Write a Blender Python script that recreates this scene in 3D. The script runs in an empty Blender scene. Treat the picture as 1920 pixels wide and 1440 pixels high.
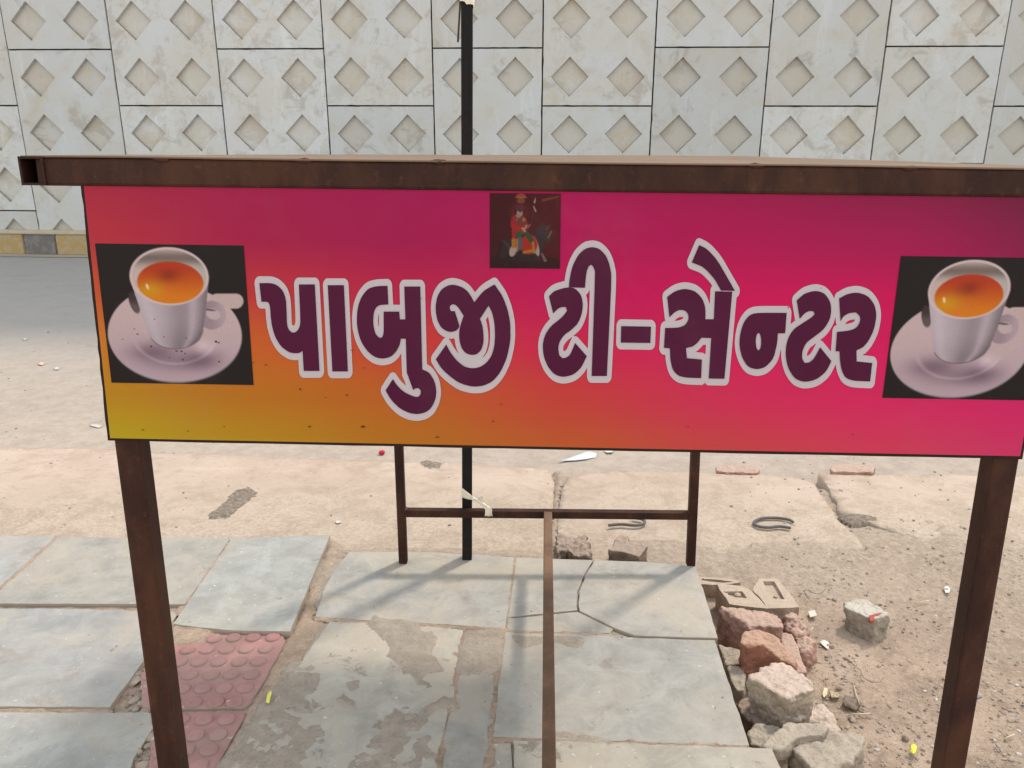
import bpy, bmesh, math, random
import numpy as np
from mathutils import Vector, Matrix, noise
from mathutils.geometry import tessellate_polygon, delaunay_2d_cdt

# ------------------------------------------------------------------ camera, sky, sun, exposure
scene = bpy.context.scene
F_PX = 1500.0                       # focal length for a 1920 px wide frame
PITCH = math.atan(437 / F_PX)
ROLL = 0.0041
EYE = 1.2
cam_d = bpy.data.cameras.new('camera')
cam_d.sensor_width = 36.0
cam_d.lens = 36.0 * F_PX / 1920.0
cam_d.clip_start = 0.02
cam_d.clip_end = 1500
cam = bpy.data.objects.new('camera', cam_d)
scene.collection.objects.link(cam)
FW = Vector((0, math.cos(PITCH), -math.sin(PITCH)))
U0 = Vector((0, math.sin(PITCH), math.cos(PITCH)))
R0 = Vector((1, 0, 0))
RT = R0 * math.cos(ROLL) + U0 * math.sin(ROLL)
UP = U0 * math.cos(ROLL) - R0 * math.sin(ROLL)
CAM = Vector((0, 0, EYE))
cam.matrix_world = Matrix((( RT.x, UP.x, -FW.x, CAM.x), (RT.y, UP.y, -FW.y, CAM.y), (RT.z, UP.z, -FW.z, CAM.z), (0, 0, 0, 1)))
scene.camera = cam

SUN_AZ = math.atan2(0.68, 0.73)     # from +Y towards +X
SUN_EL = math.radians(56)
world = bpy.data.worlds.new('World')
scene.world = world
world.use_nodes = True
wn = world.node_tree.nodes
sky = wn.new('ShaderNodeTexSky')
sky.sky_type = 'NISHITA'
sky.sun_disc = False
sky.sun_elevation = SUN_EL
sky.sun_rotation = SUN_AZ
sky.dust_density = 0.5
sky.air_density = 2.6
sky.ozone_density = 1.0
haze_white = wn.new('ShaderNodeHueSaturation')       # thin white haze over the whole sky
haze_white.inputs['Saturation'].default_value = 0.35
world.node_tree.links.new(sky.outputs[0], haze_white.inputs['Color'])
world.node_tree.links.new(haze_white.outputs[0], wn['Background'].inputs[0])
wn['Background'].inputs[1].default_value = 0.15
sun_d = bpy.data.lights.new('sun', 'SUN')
sun_d.energy = 1.35
sun_d.angle = math.radians(5.5)
sun_d.color = (1.0, 0.92, 0.80)
sun = bpy.data.objects.new('sun', sun_d)
scene.collection.objects.link(sun)
SUN_DIR = Vector((math.cos(SUN_EL) * math.sin(SUN_AZ), math.cos(SUN_EL) * math.cos(SUN_AZ), math.sin(SUN_EL)))
sun.rotation_euler = SUN_DIR.to_track_quat('Z', 'Y').to_euler()
sun.location = (4, 4, 8)
scene.view_settings.view_transform = 'Standard'
scene.view_settings.look = 'None'
scene.view_settings.gamma = 1
scene.view_settings.use_curve_mapping = False
scene.view_settings.exposure = 1.07

# ------------------------------------------------------------------ survey helpers (picture point -> place on a real plane)
def ray(x, y):
    return FW + RT * ((x - 960) / F_PX) - UP * ((y - 720) / F_PX)
def G(x, y, z=0.0):
    d = ray(x, y)
    return CAM + d * ((z - EYE) / d.z)
def on_plane(x, y, p0, n):
    d = ray(x, y)
    return CAM + d * ((p0 - CAM).dot(n) / d.dot(n))
def at_depth(x, y, dep):            # point on the vertical plane Y = dep
    d = ray(x, y)
    return CAM + d * (dep / d.y)

# ------------------------------------------------------------------ object helpers
COL = scene.collection
def link(name, me, mat=None, parent=None, loc=None):
    o = bpy.data.objects.new(name, me)
    COL.objects.link(o)
    if mat is not None and me is not None and not me.materials:
        me.materials.append(mat)
    if parent is not None:
        o.parent = parent
        o.matrix_parent_inverse = parent.matrix_basis.inverted()
    return o
def tag(o, label=None, cat=None, group=None, kind=None):
    if label: o['label'] = label
    if cat: o['category'] = cat
    if group: o['group'] = group
    if kind: o['kind'] = kind
    return o
def empty(name, loc, label, cat, group=None):
    o = bpy.data.objects.new(name, None)
    o.empty_display_size = 0.05
    COL.objects.link(o)
    o.location = loc
    return tag(o, label, cat, group)
def mesh_from(name, verts, faces, smooth=False):
    me = bpy.data.meshes.new(name)
    me.from_pydata([tuple(v) for v in verts], [], faces)
    me.update()
    if smooth:
        me.polygons.foreach_set('use_smooth', [True] * len(me.polygons))
    return me
def rebase(o):
    """put the origin of a top-level mesh at its base centre"""
    me = o.data
    n = len(me.vertices)
    a = np.empty(n * 3)
    me.vertices.foreach_get('co', a)
    a = a.reshape(-1, 3)
    c = np.array([(a[:, 0].min() + a[:, 0].max()) / 2, (a[:, 1].min() + a[:, 1].max()) / 2, a[:, 2].min()])
    a -= c
    me.vertices.foreach_set('co', a.ravel())
    me.update()
    o.location = c
    return o
def bm_mesh(name, bm, smooth=False):
    bmesh.ops.recalc_face_normals(bm, faces=bm.faces)
    me = bpy.data.meshes.new(name)
    bm.to_mesh(me)
    bm.free()
    if smooth:
        me.polygons.foreach_set('use_smooth', [True] * len(me.polygons))
    return me
def bm_box(bm, cx, cy, cz, ax, ay, az, taper=1.0):
    """box from centre and three half-axis vectors"""
    c = Vector((cx, cy, cz))
    vs = []
    for k in (-1, 1):
        for j in (-1, 1):
            for i in (-1, 1):
                vs.append(bm.verts.new(c + ax * i + ay * j + az * k))
    for f in ((0, 2, 3, 1), (4, 5, 7, 6), (0, 1, 5, 4), (2, 6, 7, 3), (0, 4, 6, 2), (1, 3, 7, 5)):
        bm.faces.new([vs[i] for i in f])
def bar_mesh(name, p, q, w, h, side=Vector((1, 0, 0)), bevel=0.0015, seg=2):
    """square tube from p to q; w along `side`, h across"""
    d = (q - p)
    L = d.length
    d.normalize()
    s = (side - d * side.dot(d)).normalized()
    t = d.cross(s)
    bm = bmesh.new()
    m = (p + q) / 2
    bm_box(bm, m.x, m.y, m.z, s * (w / 2), t * (h / 2), d * (L / 2))
    bmesh.ops.recalc_face_normals(bm, faces=bm.faces)
    if bevel:
        bmesh.ops.bevel(bm, geom=list(bm.edges), offset=bevel, segments=seg, profile=0.5, affect='EDGES')
    return bm_mesh(name, bm)
def hollow_mesh(name, p, q, w, h, side, wall=0.002):
    d = (q - p).normalized()
    s = (side - d * side.dot(d)).normalized()
    t = d.cross(s)
    rings = []
    for (o, a) in ((p, 0), (q, 0), (q, wall), (p, wall)):
        rings.append([o + s * (sx * (w / 2 - a)) + t * (sy * (h / 2 - a)) for sx, sy in ((-1, -1), (1, -1), (1, 1), (-1, 1))])
    V = [v for r in rings for v in r]
    Fs = []
    for k in range(4):
        a, b = k, (k + 1) % 4
        for i in range(4):
            j = (i + 1) % 4
            Fs.append((a * 4 + i, a * 4 + j, b * 4 + j, b * 4 + i))
    bm = bmesh.new()
    vs = [bm.verts.new(v) for v in V]
    for f in Fs: bm.faces.new([vs[i] for i in f])
    bmesh.ops.recalc_face_normals(bm, faces=bm.faces)
    return bm_mesh(name, bm)
def tube_mesh(name, pts, r, n=8, closed=False):
    pts = [Vector(p) for p in pts]
    V, Fs = [], []
    m = len(pts)
    for i, p in enumerate(pts):
        a = pts[i - 1] if (i or closed) else p
        b = pts[(i + 1) % m] if (i < m - 1 or closed) else p
        d = (b - a).normalized()
        s = d.cross(Vector((0, 0, 1)))
        if s.length < 1e-3: s = d.cross(Vector((1, 0, 0)))
        s.normalize(); t = d.cross(s)
        rr = r[i] if isinstance(r, (list, tuple)) else r
        for k in range(n):
            an = 2 * math.pi * k / n
            V.append(p + s * (rr * math.cos(an)) + t * (rr * math.sin(an)))
    for i in range(m if closed else m - 1):
        for k in range(n):
            a = i * n + k; b = i * n + (k + 1) % n
            c = ((i + 1) % m) * n + (k + 1) % n; d_ = ((i + 1) % m) * n + k
            Fs.append((a, b, c, d_))
    if not closed:
        Fs.append(tuple(range(n))[::-1]); Fs.append(tuple(range((m - 1) * n, m * n)))
    return mesh_from(name, V, Fs, True)
def jitter_outline(P, step, amp, seed, keep=()):
    """subdivide a 3D outline and roughen it sideways"""
    out = []
    n = len(P)
    for i in range(n):
        a, b = P[i], P[(i + 1) % n]
        L = (b - a).length
        k = max(1, int(L / step))
        nn = Vector(((b - a).y, -(b - a).x, 0))
        if nn.length > 0: nn.normalize()
        for j in range(k):
            p = a.lerp(b, j / k)
            s = noise.noise(Vector((p.x * 14 + seed * 7.3, p.y * 14, seed))) + .7 * noise.noise(Vector((p.x * 55, p.y * 55 + seed, 3.1)))
            ch = max(0, noise.noise(Vector((p.x * 19 + seed, p.y * 19, seed * 2.0))) - .42) * 5
            out.append(p + nn * ((s + ch * (1 if seed % 2 else -1)) * amp))
    return out
def prism_mesh(name, top, thick, bevel=0.001, out=0.0):
    """slab from its top outline (list of Vectors), walls straight down"""
    n = len(top)
    tri = tessellate_polygon([top])
    c = sum(top, Vector()) / n
    bm = bmesh.new()
    a = [bm.verts.new(p) for p in top]
    b = [bm.verts.new(p + Vector((0, 0, -thick)) + Vector(((p - c).x, (p - c).y, 0)) * out) for p in top]
    ft = bm.faces.new(a)
    fb = bm.faces.new(b[::-1])
    for i in range(n):
        j = (i + 1) % n
        bm.faces.new((a[i], b[i], b[j], a[j]))
    bmesh.ops.recalc_face_normals(bm, faces=bm.faces)
    if bevel:
        ed = [e for e in bm.edges if all(v in set(a) for v in e.verts)]
        bmesh.ops.bevel(bm, geom=ed, offset=bevel, segments=2, profile=0.6, affect='EDGES')
    bmesh.ops.triangulate(bm, faces=[f for f in bm.faces if len(f.verts) > 4])
    return bm_mesh(name, bm)
def sheet_mesh(name, poly, spacing, zf, skirt=0.0):
    """flat-ish sheet inside an outline (x, y) with inner points, heights from zf"""
    P = [Vector((p[0], p[1])) for p in poly]
    xs = [p.x for p in P]; ys = [p.y for p in P]
    pts = list(P)
    rnd = random.Random(5)
    nb = len(P)
    gx = np.arange(min(xs), max(xs), spacing); gy = np.arange(min(ys), max(ys), spacing)
    for x in gx:
        for y in gy:
            pts.append(Vector((x + rnd.uniform(-.3, .3) * spacing, y + rnd.uniform(-.3, .3) * spacing)))
    vs, es, fs, ov, oe, of = delaunay_2d_cdt(pts, [(i, (i + 1) % nb) for i in range(nb)], [list(range(nb))], 1, 1e-5)
    V = [(v.x, v.y, zf(v.x, v.y)) for v in vs]
    me = mesh_from(name, V, [tuple(f) for f in fs], True)
    bm = bmesh.new(); bm.from_mesh(me)
    bmesh.ops.delete(bm, geom=[v for v in bm.verts if not v.link_faces], context='VERTS')
    for f in bm.faces:
        if f.normal.z < 0: f.normal_flip()
    if skirt:
        ed = [e for e in bm.edges if e.is_boundary]
        r = bmesh.ops.extrude_edge_only(bm, edges=ed)
        for v in r['geom']:
            if isinstance(v, bmesh.types.BMVert): v.co.z -= skirt
    bm.to_mesh(me); bm.free()
    me.polygons.foreach_set('use_smooth', [True] * len(me.polygons))
    return me

# ------------------------------------------------------------------ material helpers
class NB:
    def __init__(self, name, rough=0.85, spec=0.3):
        self.m = bpy.data.materials.new(name)
        self.m.use_nodes = True
        self.t = self.m.node_tree
        self.b = self.t.nodes['Principled BSDF']
        self.b.inputs['Roughness'].default_value = rough
        self.b.inputs['Specular IOR Level'].default_value = spec
        self.pos = self.node('ShaderNodeNewGeometry').outputs['Position']
    def node(self, k, **kw):
        n = self.t.nodes.new(k)
        for a, v in kw.items(): setattr(n, a, v)
        return n
    def put(self, sock, v):
        if hasattr(v, 'is_linked') or hasattr(v, 'links'): self.t.links.new(v, sock)
        elif isinstance(v, (tuple, list)) and len(v) == 3 and sock.type == 'RGBA': sock.default_value = (*v, 1)
        else: sock.default_value = v
    def scaled(self, sx, sy, sz, vec=None):
        n = self.node('ShaderNodeVectorMath', operation='MULTIPLY')
        self.put(n.inputs[0], vec or self.pos); n.inputs[1].default_value = (sx, sy, sz)
        return n.outputs[0]
    def offset(self, val, vec=None):
        n = self.node('ShaderNodeVectorMath', operation='ADD')
        self.put(n.inputs[0], vec or self.pos); self.put(n.inputs[1], val)
        return n.outputs[0]
    def noise(self, scale, detail=5, rough=.6, dist=0, vec=None):
        n = self.node('ShaderNodeTexNoise')
        self.put(n.inputs['Vector'], vec or self.pos)
        n.inputs['Scale'].default_value = scale; n.inputs['Detail'].default_value = detail
        n.inputs['Roughness'].default_value = rough; n.inputs['Distortion'].default_value = dist
        return n.outputs['Fac']
    def voronoi(self, scale, vec=None, feature='F1', out='Distance'):
        n = self.node('ShaderNodeTexVoronoi', feature=feature)
        self.put(n.inputs['Vector'], vec or self.pos); n.inputs['Scale'].default_value = scale
        return n.outputs[out]
    def step(self, v, lo, hi):
        n = self.node('ShaderNodeMapRange', interpolation_type='SMOOTHSTEP')
        self.put(n.inputs[0], v); n.inputs[1].default_value = lo; n.inputs[2].default_value = hi
        return n.outputs[0]
    def math(self, op, a, b=0.0):
        n = self.node('ShaderNodeMath', operation=op)
        self.put(n.inputs[0], a); self.put(n.inputs[1], b)
        return n.outputs[0]
    def mix(self, f, a, b, mode='MIX'):
        n = self.node('ShaderNodeMix', data_type='RGBA', blend_type=mode)
        self.put(n.inputs[0], f); self.put(n.inputs[6], a); self.put(n.inputs[7], b)
        return n.outputs[2]
    def bump(self, h, strength=.4, dist=.01, prev=None):
        n = self.node('ShaderNodeBump')
        n.inputs['Strength'].default_value = strength; n.inputs['Distance'].default_value = dist
        self.put(n.inputs['Height'], h)
        if prev is not None: self.put(n.inputs['Normal'], prev)
        return n.outputs[0]
    def rnd(self):
        return self.node('ShaderNodeObjectInfo').outputs['Random']
    def done(self, col, normal=None, rough=None):
        self.put(self.b.inputs['Base Color'], col)
        if normal is not None: self.put(self.b.inputs['Normal'], normal)
        if rough is not None: self.put(self.b.inputs['Roughness'], rough)
        return self.m
def plain(name, col, rough=.7, spec=.3, var=.12, scale=40):
    n = NB(name, rough, spec)
    f = n.noise(scale, 4)
    d = tuple(c * (1 - var * 2) for c in col); l = tuple(min(1, c * (1 + var)) for c in col)
    return n.done(n.mix(f, d, l), n.bump(f, .15, .002))
def mat_dirt():
    n = NB('dirt', .97, .05)
    big = n.noise(1.7, 5, .65); mid = n.noise(10, 7, .7); fine = n.noise(55, 6, .75); grit = n.noise(210, 4, .8)
    c = n.mix(n.step(big, .35, .65), (0.388, 0.286, 0.214), (0.524, 0.39, 0.296))
    c = n.mix(n.math('MULTIPLY', n.step(mid, .47, .66), .75), c, (0.292, 0.215, 0.161))
    c = n.mix(n.math('MULTIPLY', n.step(fine, .50, .70), .6), c, (0.612, 0.481, 0.378))
    c = n.mix(n.math('MULTIPLY', n.step(fine, .46, .30), .6), c, (0.231, 0.169, 0.126))
    c = n.mix(n.math('MULTIPLY', n.step(grit, .58, .72), .6), c, (0.177, 0.13, 0.101))
    c = n.mix(n.math('MULTIPLY', n.step(grit, .40, .28), .5), c, (0.707, 0.585, 0.479))
    sep = n.node('ShaderNodeSeparateXYZ'); n.put(sep.inputs[0], n.pos)
    dry = n.step(n.math('ADD', sep.outputs[1], n.math('MULTIPLY', n.math('SUBTRACT', n.noise(2.4, 7, .7), .5), 1.0)), 1.75, 2.45)
    c = n.mix(n.math('MULTIPLY', dry, .75), c, n.mix(n.step(fine, .38, .62), (.39, .305, .237), (.50, .41, .33)))   # pale trodden dust towards the concrete
    peb = n.voronoi(110); ps = n.step(peb, .30, .12)
    pm = n.math('MULTIPLY', ps, n.step(n.noise(30, 2), .5, .62))
    c = n.mix(n.math('MULTIPLY', pm, .6), c, n.mix(n.voronoi(110, out='Color'), (0.326, 0.254, 0.195), (0.68, 0.572, 0.466)))
    b = n.bump(mid, .7, .025); b = n.bump(fine, .8, .012, b); b = n.bump(n.math('ADD', grit, pm), .7, .005, b)
    return n.done(c, b)
def mat_apron():
    n = NB('dusty_concrete', .95, .05)
    big = n.noise(1.6, 5, .6); mid = n.noise(8, 8, .75, .4); fine = n.noise(75, 6, .75); grit = n.noise(240, 4, .8)
    st = n.noise(5, 5, .65, 0, n.scaled(.35, 1.6, 1))
    c = n.mix(n.step(big, .38, .62), (0.439, 0.338, 0.274), (0.507, 0.401, 0.327))
    c = n.mix(n.math('MULTIPLY', n.step(mid, .47, .66), .65), c, (0.353, 0.262, 0.204))
    c = n.mix(n.math('MULTIPLY', n.step(st, .52, .7), .45), c, (0.57, 0.455, 0.376))
    c = n.mix(n.math('MULTIPLY', n.step(fine, .52, .70), .45), c, (0.308, 0.231, 0.177))
    c = n.mix(n.math('MULTIPLY', n.step(fine, .44, .30), .4), c, (0.604, 0.493, 0.414))
    c = n.mix(n.math('MULTIPLY', n.step(grit, .57, .70), .5), c, (0.228, 0.172, 0.134))
    sep = n.node('ShaderNodeSeparateXYZ'); n.put(sep.inputs[0], n.pos)
    creep = n.step(n.math('ADD', sep.outputs[1], n.math('MULTIPLY', n.math('SUBTRACT', n.noise(2.2, 7, .7), .5), 1.5)), 3.15, 2.45)
    dirt = n.mix(n.step(fine, .38, .62), n.mix(n.step(mid, .4, .6), (.40, .315, .245), (.33, .255, .195)), n.mix(n.step(mid, .4, .6), (.49, .40, .32), (.42, .335, .262)))
    c = n.mix(n.math('MULTIPLY', creep, .95), c, dirt)            # loose earth trodden on to the concrete
    b = n.bump(mid, .5, .012); b = n.bump(fine, .6, .006, b); b = n.bump(grit, .5, .003, b)
    return n.done(c, b)
def mat_road():
    n = NB('dusty_asphalt', .9, .2)
    sep = n.node('ShaderNodeSeparateXYZ'); n.put(sep.inputs[0], n.pos)
    edge = n.math('ADD', sep.outputs[1], n.math('MULTIPLY', n.math('SUBTRACT', n.noise(.9, 5, .6), .5), 2.2))
    dust = n.step(edge, 7.2, 3.4)                      # dust blown on to the near half of the carriageway
    tracks = n.noise(1.2, 5, .6, 0, n.scaled(.25, 1.6, 1))
    fine = n.noise(120, 4, .7); mid = n.noise(6, 6, .65)
    asph = n.mix(mid, (.275, .258, .243), (.345, .325, .305))
    dst = n.mix(n.step(n.noise(14, 7, .75), .35, .65), n.mix(tracks, (.30, .24, .195), (.36, .285, .23)), n.mix(tracks, (.36, .295, .245), (.44, .355, .29)))
    c = n.mix(n.math('MULTIPLY', dust, .92), asph, dst)
    c = n.mix(n.math('MULTIPLY', n.step(fine, .52, .70), .35), c, (.45, .40, .35))
    c = n.mix(n.math('MULTIPLY', n.step(fine, .46, .32), .35), c, (.16, .14, .125))
    c = n.mix(n.math('MULTIPLY', n.step(n.noise(2.3, 7, .7, .6), .55, .66), .35), c, (.24, .205, .18))
    c = n.mix(n.math('MULTIPLY', n.step(n.noise(22, 4, .7), .64, .72), .5), c, (.16, .13, .11))
    b = n.bump(fine, .4, .004); b = n.bump(mid, .2, .01, b)
    return n.done(c, b)
def mat_stone(name, base, dusty=.4, warm=(.40, .345, .28), mottled=.5):
    n = NB(name, .8, .18)
    r = n.rnd()
    big = n.noise(2.2, 5, .6); mid = n.noise(11, 8, .7, .5); fine = n.noise(95, 6, .75); grit = n.noise(330, 3, .7)
    d = tuple(x * .78 for x in base); l = tuple(min(1, x * 1.14) for x in base)
    c = n.mix(n.step(mid, .3, .7), d, l)
    c = n.mix(n.math('MULTIPLY', n.step(big, .38, .66), dusty), c, warm)
    c = n.mix(n.math('MULTIPLY', n.step(n.noise(4.5, 9, .75, .5), .52, .62), dusty * .9), c, tuple(x * .93 for x in warm))
    c = n.mix(n.math('MULTIPLY', n.step(n.noise(7.5, 8, .75, .4, n.offset((3.1, 1.7, 0))), .57, .63), mottled * .7), c, (.21, .172, .138))
    c = n.mix(n.math('MULTIPLY', n.step(fine, .54, .72), .3), c, tuple(x * .62 for x in base))
    c = n.mix(n.math('MULTIPLY', n.step(fine, .44, .30), .3), c, tuple(min(1, x * 1.35) for x in base))
    c = n.mix(n.math('MULTIPLY', n.step(n.noise(60, 3, .6), .68, .72), .6), c, (.60, .56, .50))
    c = n.mix(n.math('MULTIPLY', n.step(n.noise(42, 3, .6, 0, n.offset((7, 2, 1))), .69, .73), .5), c, (.14, .12, .10))
    nz = n.node('ShaderNodeSeparateXYZ'); n.put(nz.inputs[0], n.node('ShaderNodeNewGeometry').outputs['True Normal'])
    c = n.mix(n.math('MULTIPLY', n.step(nz.outputs[2], .75, .35), .8), c, (.33, .27, .21))      # earth stuck to the cut edges
    hsv = n.node('ShaderNodeHueSaturation')
    n.put(hsv.inputs['Value'], n.math('ADD', n.math('MULTIPLY', r, .14), .93)); n.put(hsv.inputs['Color'], c)
    b = n.bump(mid, .25, .005); b = n.bump(fine, .4, .002, b); b = n.bump(grit, .25, .001, b)
    return n.done(hsv.outputs[0], b)
def mat_rock(name, base, dust=(.46, .385, .30), dusty=.6):
    n = NB(name, .93, .15)
    mid = n.noise(28, 6, .65); fine = n.noise(160, 5, .7); big = n.noise(9, 4)
    d = tuple(x * .68 for x in base); l = tuple(min(1, x * 1.15) for x in base)
    c = n.mix(n.step(mid, .3, .7), d, l)
    nz = n.node('ShaderNodeSeparateXYZ'); n.put(nz.inputs[0], n.node('ShaderNodeNewGeometry').outputs['Normal'])
    top = n.step(n.math('ADD', nz.outputs[2], n.math('MULTIPLY', n.math('SUBTRACT', big, .5), 1.1)), .45, .95)
    c = n.mix(n.math('MULTIPLY', top, dusty), c, dust)          # dust that has settled on the upper faces
    c = n.mix(n.math('MULTIPLY', n.step(fine, .54, .70), .6), c, tuple(x * .45 for x in base))
    c = n.mix(n.math('MULTIPLY', n.step(n.noise(70, 5, .75), .56, .70), .45), c, tuple(x * .6 for x in dust))
    b = n.bump(mid, .7, .012); b = n.bump(fine, .8, .005, b)
    return n.done(c, b)
def mat_steel(name, base, rust, amount=.5, rough=.5, spec=.12):
    n = NB(name, rough, spec)
    a = n.noise(9, 7, .7, .3, n.scaled(1, 1, .4)); f = n.noise(90, 6, .75); g = n.noise(420, 2, .6)
    c = n.mix(n.math('MULTIPLY', n.step(a, .40, .64), amount), base, rust)
    c = n.mix(n.math('MULTIPLY', n.step(f, .56, .72), .4), c, tuple(x * 1.5 for x in rust))
    c = n.mix(n.math('MULTIPLY', n.step(g, .70, .75), .25), c, (.20, .15, .12))
    b = n.bump(f, .25, .001)
    return n.done(c, b, n.math('ADD', n.math('MULTIPLY', a, .3), rough - .1))
def mat_wall(name='cast_concrete_panel', tan=0.0):
    n = NB(name, .88, .2)
    r = n.rnd()
    rv = n.node('ShaderNodeCombineXYZ'); n.put(rv.inputs[0], n.math('MULTIPLY', r, 37.0)); n.put(rv.inputs[1], n.math('MULTIPLY', r, 91.0))
    v = n.offset(rv.outputs[0])
    big = n.noise(1.5, 5, .6, .4, v); mid = n.noise(5, 6, .65, .6, v); fine = n.noise(60, 5, .7)
    run = n.noise(3.2, 5, .65, .2, n.scaled(1.6, 1.6, .28, v))
    c = n.mix(n.step(big, .36, .64), (.495, .485, .46), (.51, .525, .54))
    c = n.mix(n.math('MULTIPLY', n.step(mid, .50, .70), .5), c, (.475, .435, .37))
    c = n.mix(n.math('MULTIPLY', n.step(run, .54, .72), .5), c, (.60, .615, .64))
    c = n.mix(n.math('MULTIPLY', n.step(n.noise(2.6, 8, .75, .7, v), .55, .65), .6), c, (.34, .31, .275))
    c = n.mix(n.math('MULTIPLY', n.step(n.noise(7, 7, .75, .5, n.scaled(1, 1, .45, v)), .60, .70), .5), c, (.36, .325, .28))
    c = n.mix(n.math('MULTIPLY', n.step(n.noise(38, 3, .6, 0, v), .72, .75), .6), c, (.22, .20, .18))
    c = n.mix(n.math('MULTIPLY', n.step(fine, .54, .72), .22), c, (.34, .315, .28))
    c = n.mix(n.math('MULTIPLY', n.step(n.noise(1.1, 7, .7, .6, n.offset((5, 0, 2), v)), .55, .66), .5), c, (.44, .39, .31))
    c = n.mix(n.math('MULTIPLY', n.math('MULTIPLY', n.step(n.noise(3.4, 9, .78, .4, n.offset((2, 8, 4), v)), .50, .60), n.step(r, .45, .85)), .55), c, (.37, .34, .305))
    if tan: c = n.mix(n.math('MULTIPLY', n.step(n.noise(2.1, 4, .6, .3, v), .25, .6), tan), c, (.47, .405, .315))
    hsv = n.node('ShaderNodeHueSaturation')
    n.put(hsv.inputs['Value'], n.math('ADD', n.math('MULTIPLY', r, .17), .89)); n.put(hsv.inputs['Color'], c)
    b = n.bump(mid, .15, .01); b = n.bump(fine, .25, .003, b)
    return n.done(hsv.outputs[0], b)
def mat_paint(name, base, chip, amount=.5):
    n = NB(name, .85, .2)
    a = n.noise(10, 7, .7, .5); f = n.noise(90, 4, .7)
    c = n.mix(n.math('MULTIPLY', n.step(a, .45, .62), amount), base, chip)
    c = n.mix(n.math('MULTIPLY', n.step(f, .55, .7), .3), c, tuple(x * .7 for x in chip))
    return n.done(c, n.bump(f, .3, .003))
def vinyl(n, col):
    rip = n.noise(2.6, 3, .5, 0, n.scaled(1.6, 1, .7)); gr = n.noise(420, 2, .6); du = n.noise(6, 7, .7, .4)
    c = n.mix(n.math('MULTIPLY', n.step(du, .50, .72), .06), col, (.20, .15, .13))
    c = n.mix(n.math('MULTIPLY', n.step(gr, .60, .75), .05), c, (.03, .02, .02))
    return n.done(c, n.bump(rip, .35, .02), n.math('ADD', n.math('MULTIPLY', du, .25), .36))
def mat_print(name):
    n = NB(name, .45, .14)
    return vinyl(n, n.node('ShaderNodeAttribute', attribute_name='Col').outputs['Color'])

M_DIRT = mat_dirt(); M_APRON = mat_apron(); M_ROAD = mat_road(); M_WALL = mat_wall(); M_WALL_TAN = mat_wall('stained_panel_hollow', .42); M_LEDGE = mat_rock('grimy_ledge', (.36, .325, .275), (.30, .26, .21), .7)
M_SLAB_BLUE = mat_stone('blue_limestone', (.288, .283, .276), .55)
M_SLAB_GREY = mat_stone('grey_limestone', (.308, .293, .268), .8)
M_SLAB_GREEN = mat_stone('green_grey_limestone', (.304, .304, .288), .5, mottled=.25)
M_SLAB_CREAM = mat_stone('dusty_cream_limestone', (.345, .32, .275), .9, mottled=1.25)
M_SLAB_PALE = mat_stone('pale_limestone', (.328, .316, .292), .6, mottled=.6)
M_MORTAR = mat_rock('dried_mortar', (.335, .28, .228), (.37, .312, .255), .5)
M_TILE = mat_stone('pink_cement_tile', (.335, .155, .15), .5, (.335, .225, .195), .6)
M_STEEL = mat_steel('red_oxide_steel', (.030, .013, .011), (.085, .036, .020), .65, .5)
M_STEEL_TOP = mat_steel('dusty_red_oxide_steel', (.085, .045, .035), (.13, .075, .05), .7, .55)
M_BRACE = mat_steel('rusty_brown_steel', (.13, .075, .05), (.21, .125, .08), .7, .6)
M_BLACK = mat_steel('black_painted_steel', (.012, .011, .012), (.022, .017, .016), .5, .55)
M_TOP = plain('brown_table_sheet', (.20, .135, .095), .75, .1, .25, 9)
M_BACKING = plain('dark_wood_edge', (.022, .012, .010), .8, .2)
M_YELLOW = mat_paint('faded_yellow_paint', (.36, .255, .11), (.37, .31, .235), .8)
M_BLACKP = mat_paint('faded_black_paint', (.14, .135, .13), (.25, .225, .20), .6)
M_CAP = mat_paint('dusty_kerb_top', (.46, .40, .31), (.40, .33, .25), .5)
M_DARK = plain('dark_joint', (.10, .09, .08), .95, .1)
M_CLOTH = plain('beige_cloth', (.80, .72, .60), .95, .1, .15, 90)
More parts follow.
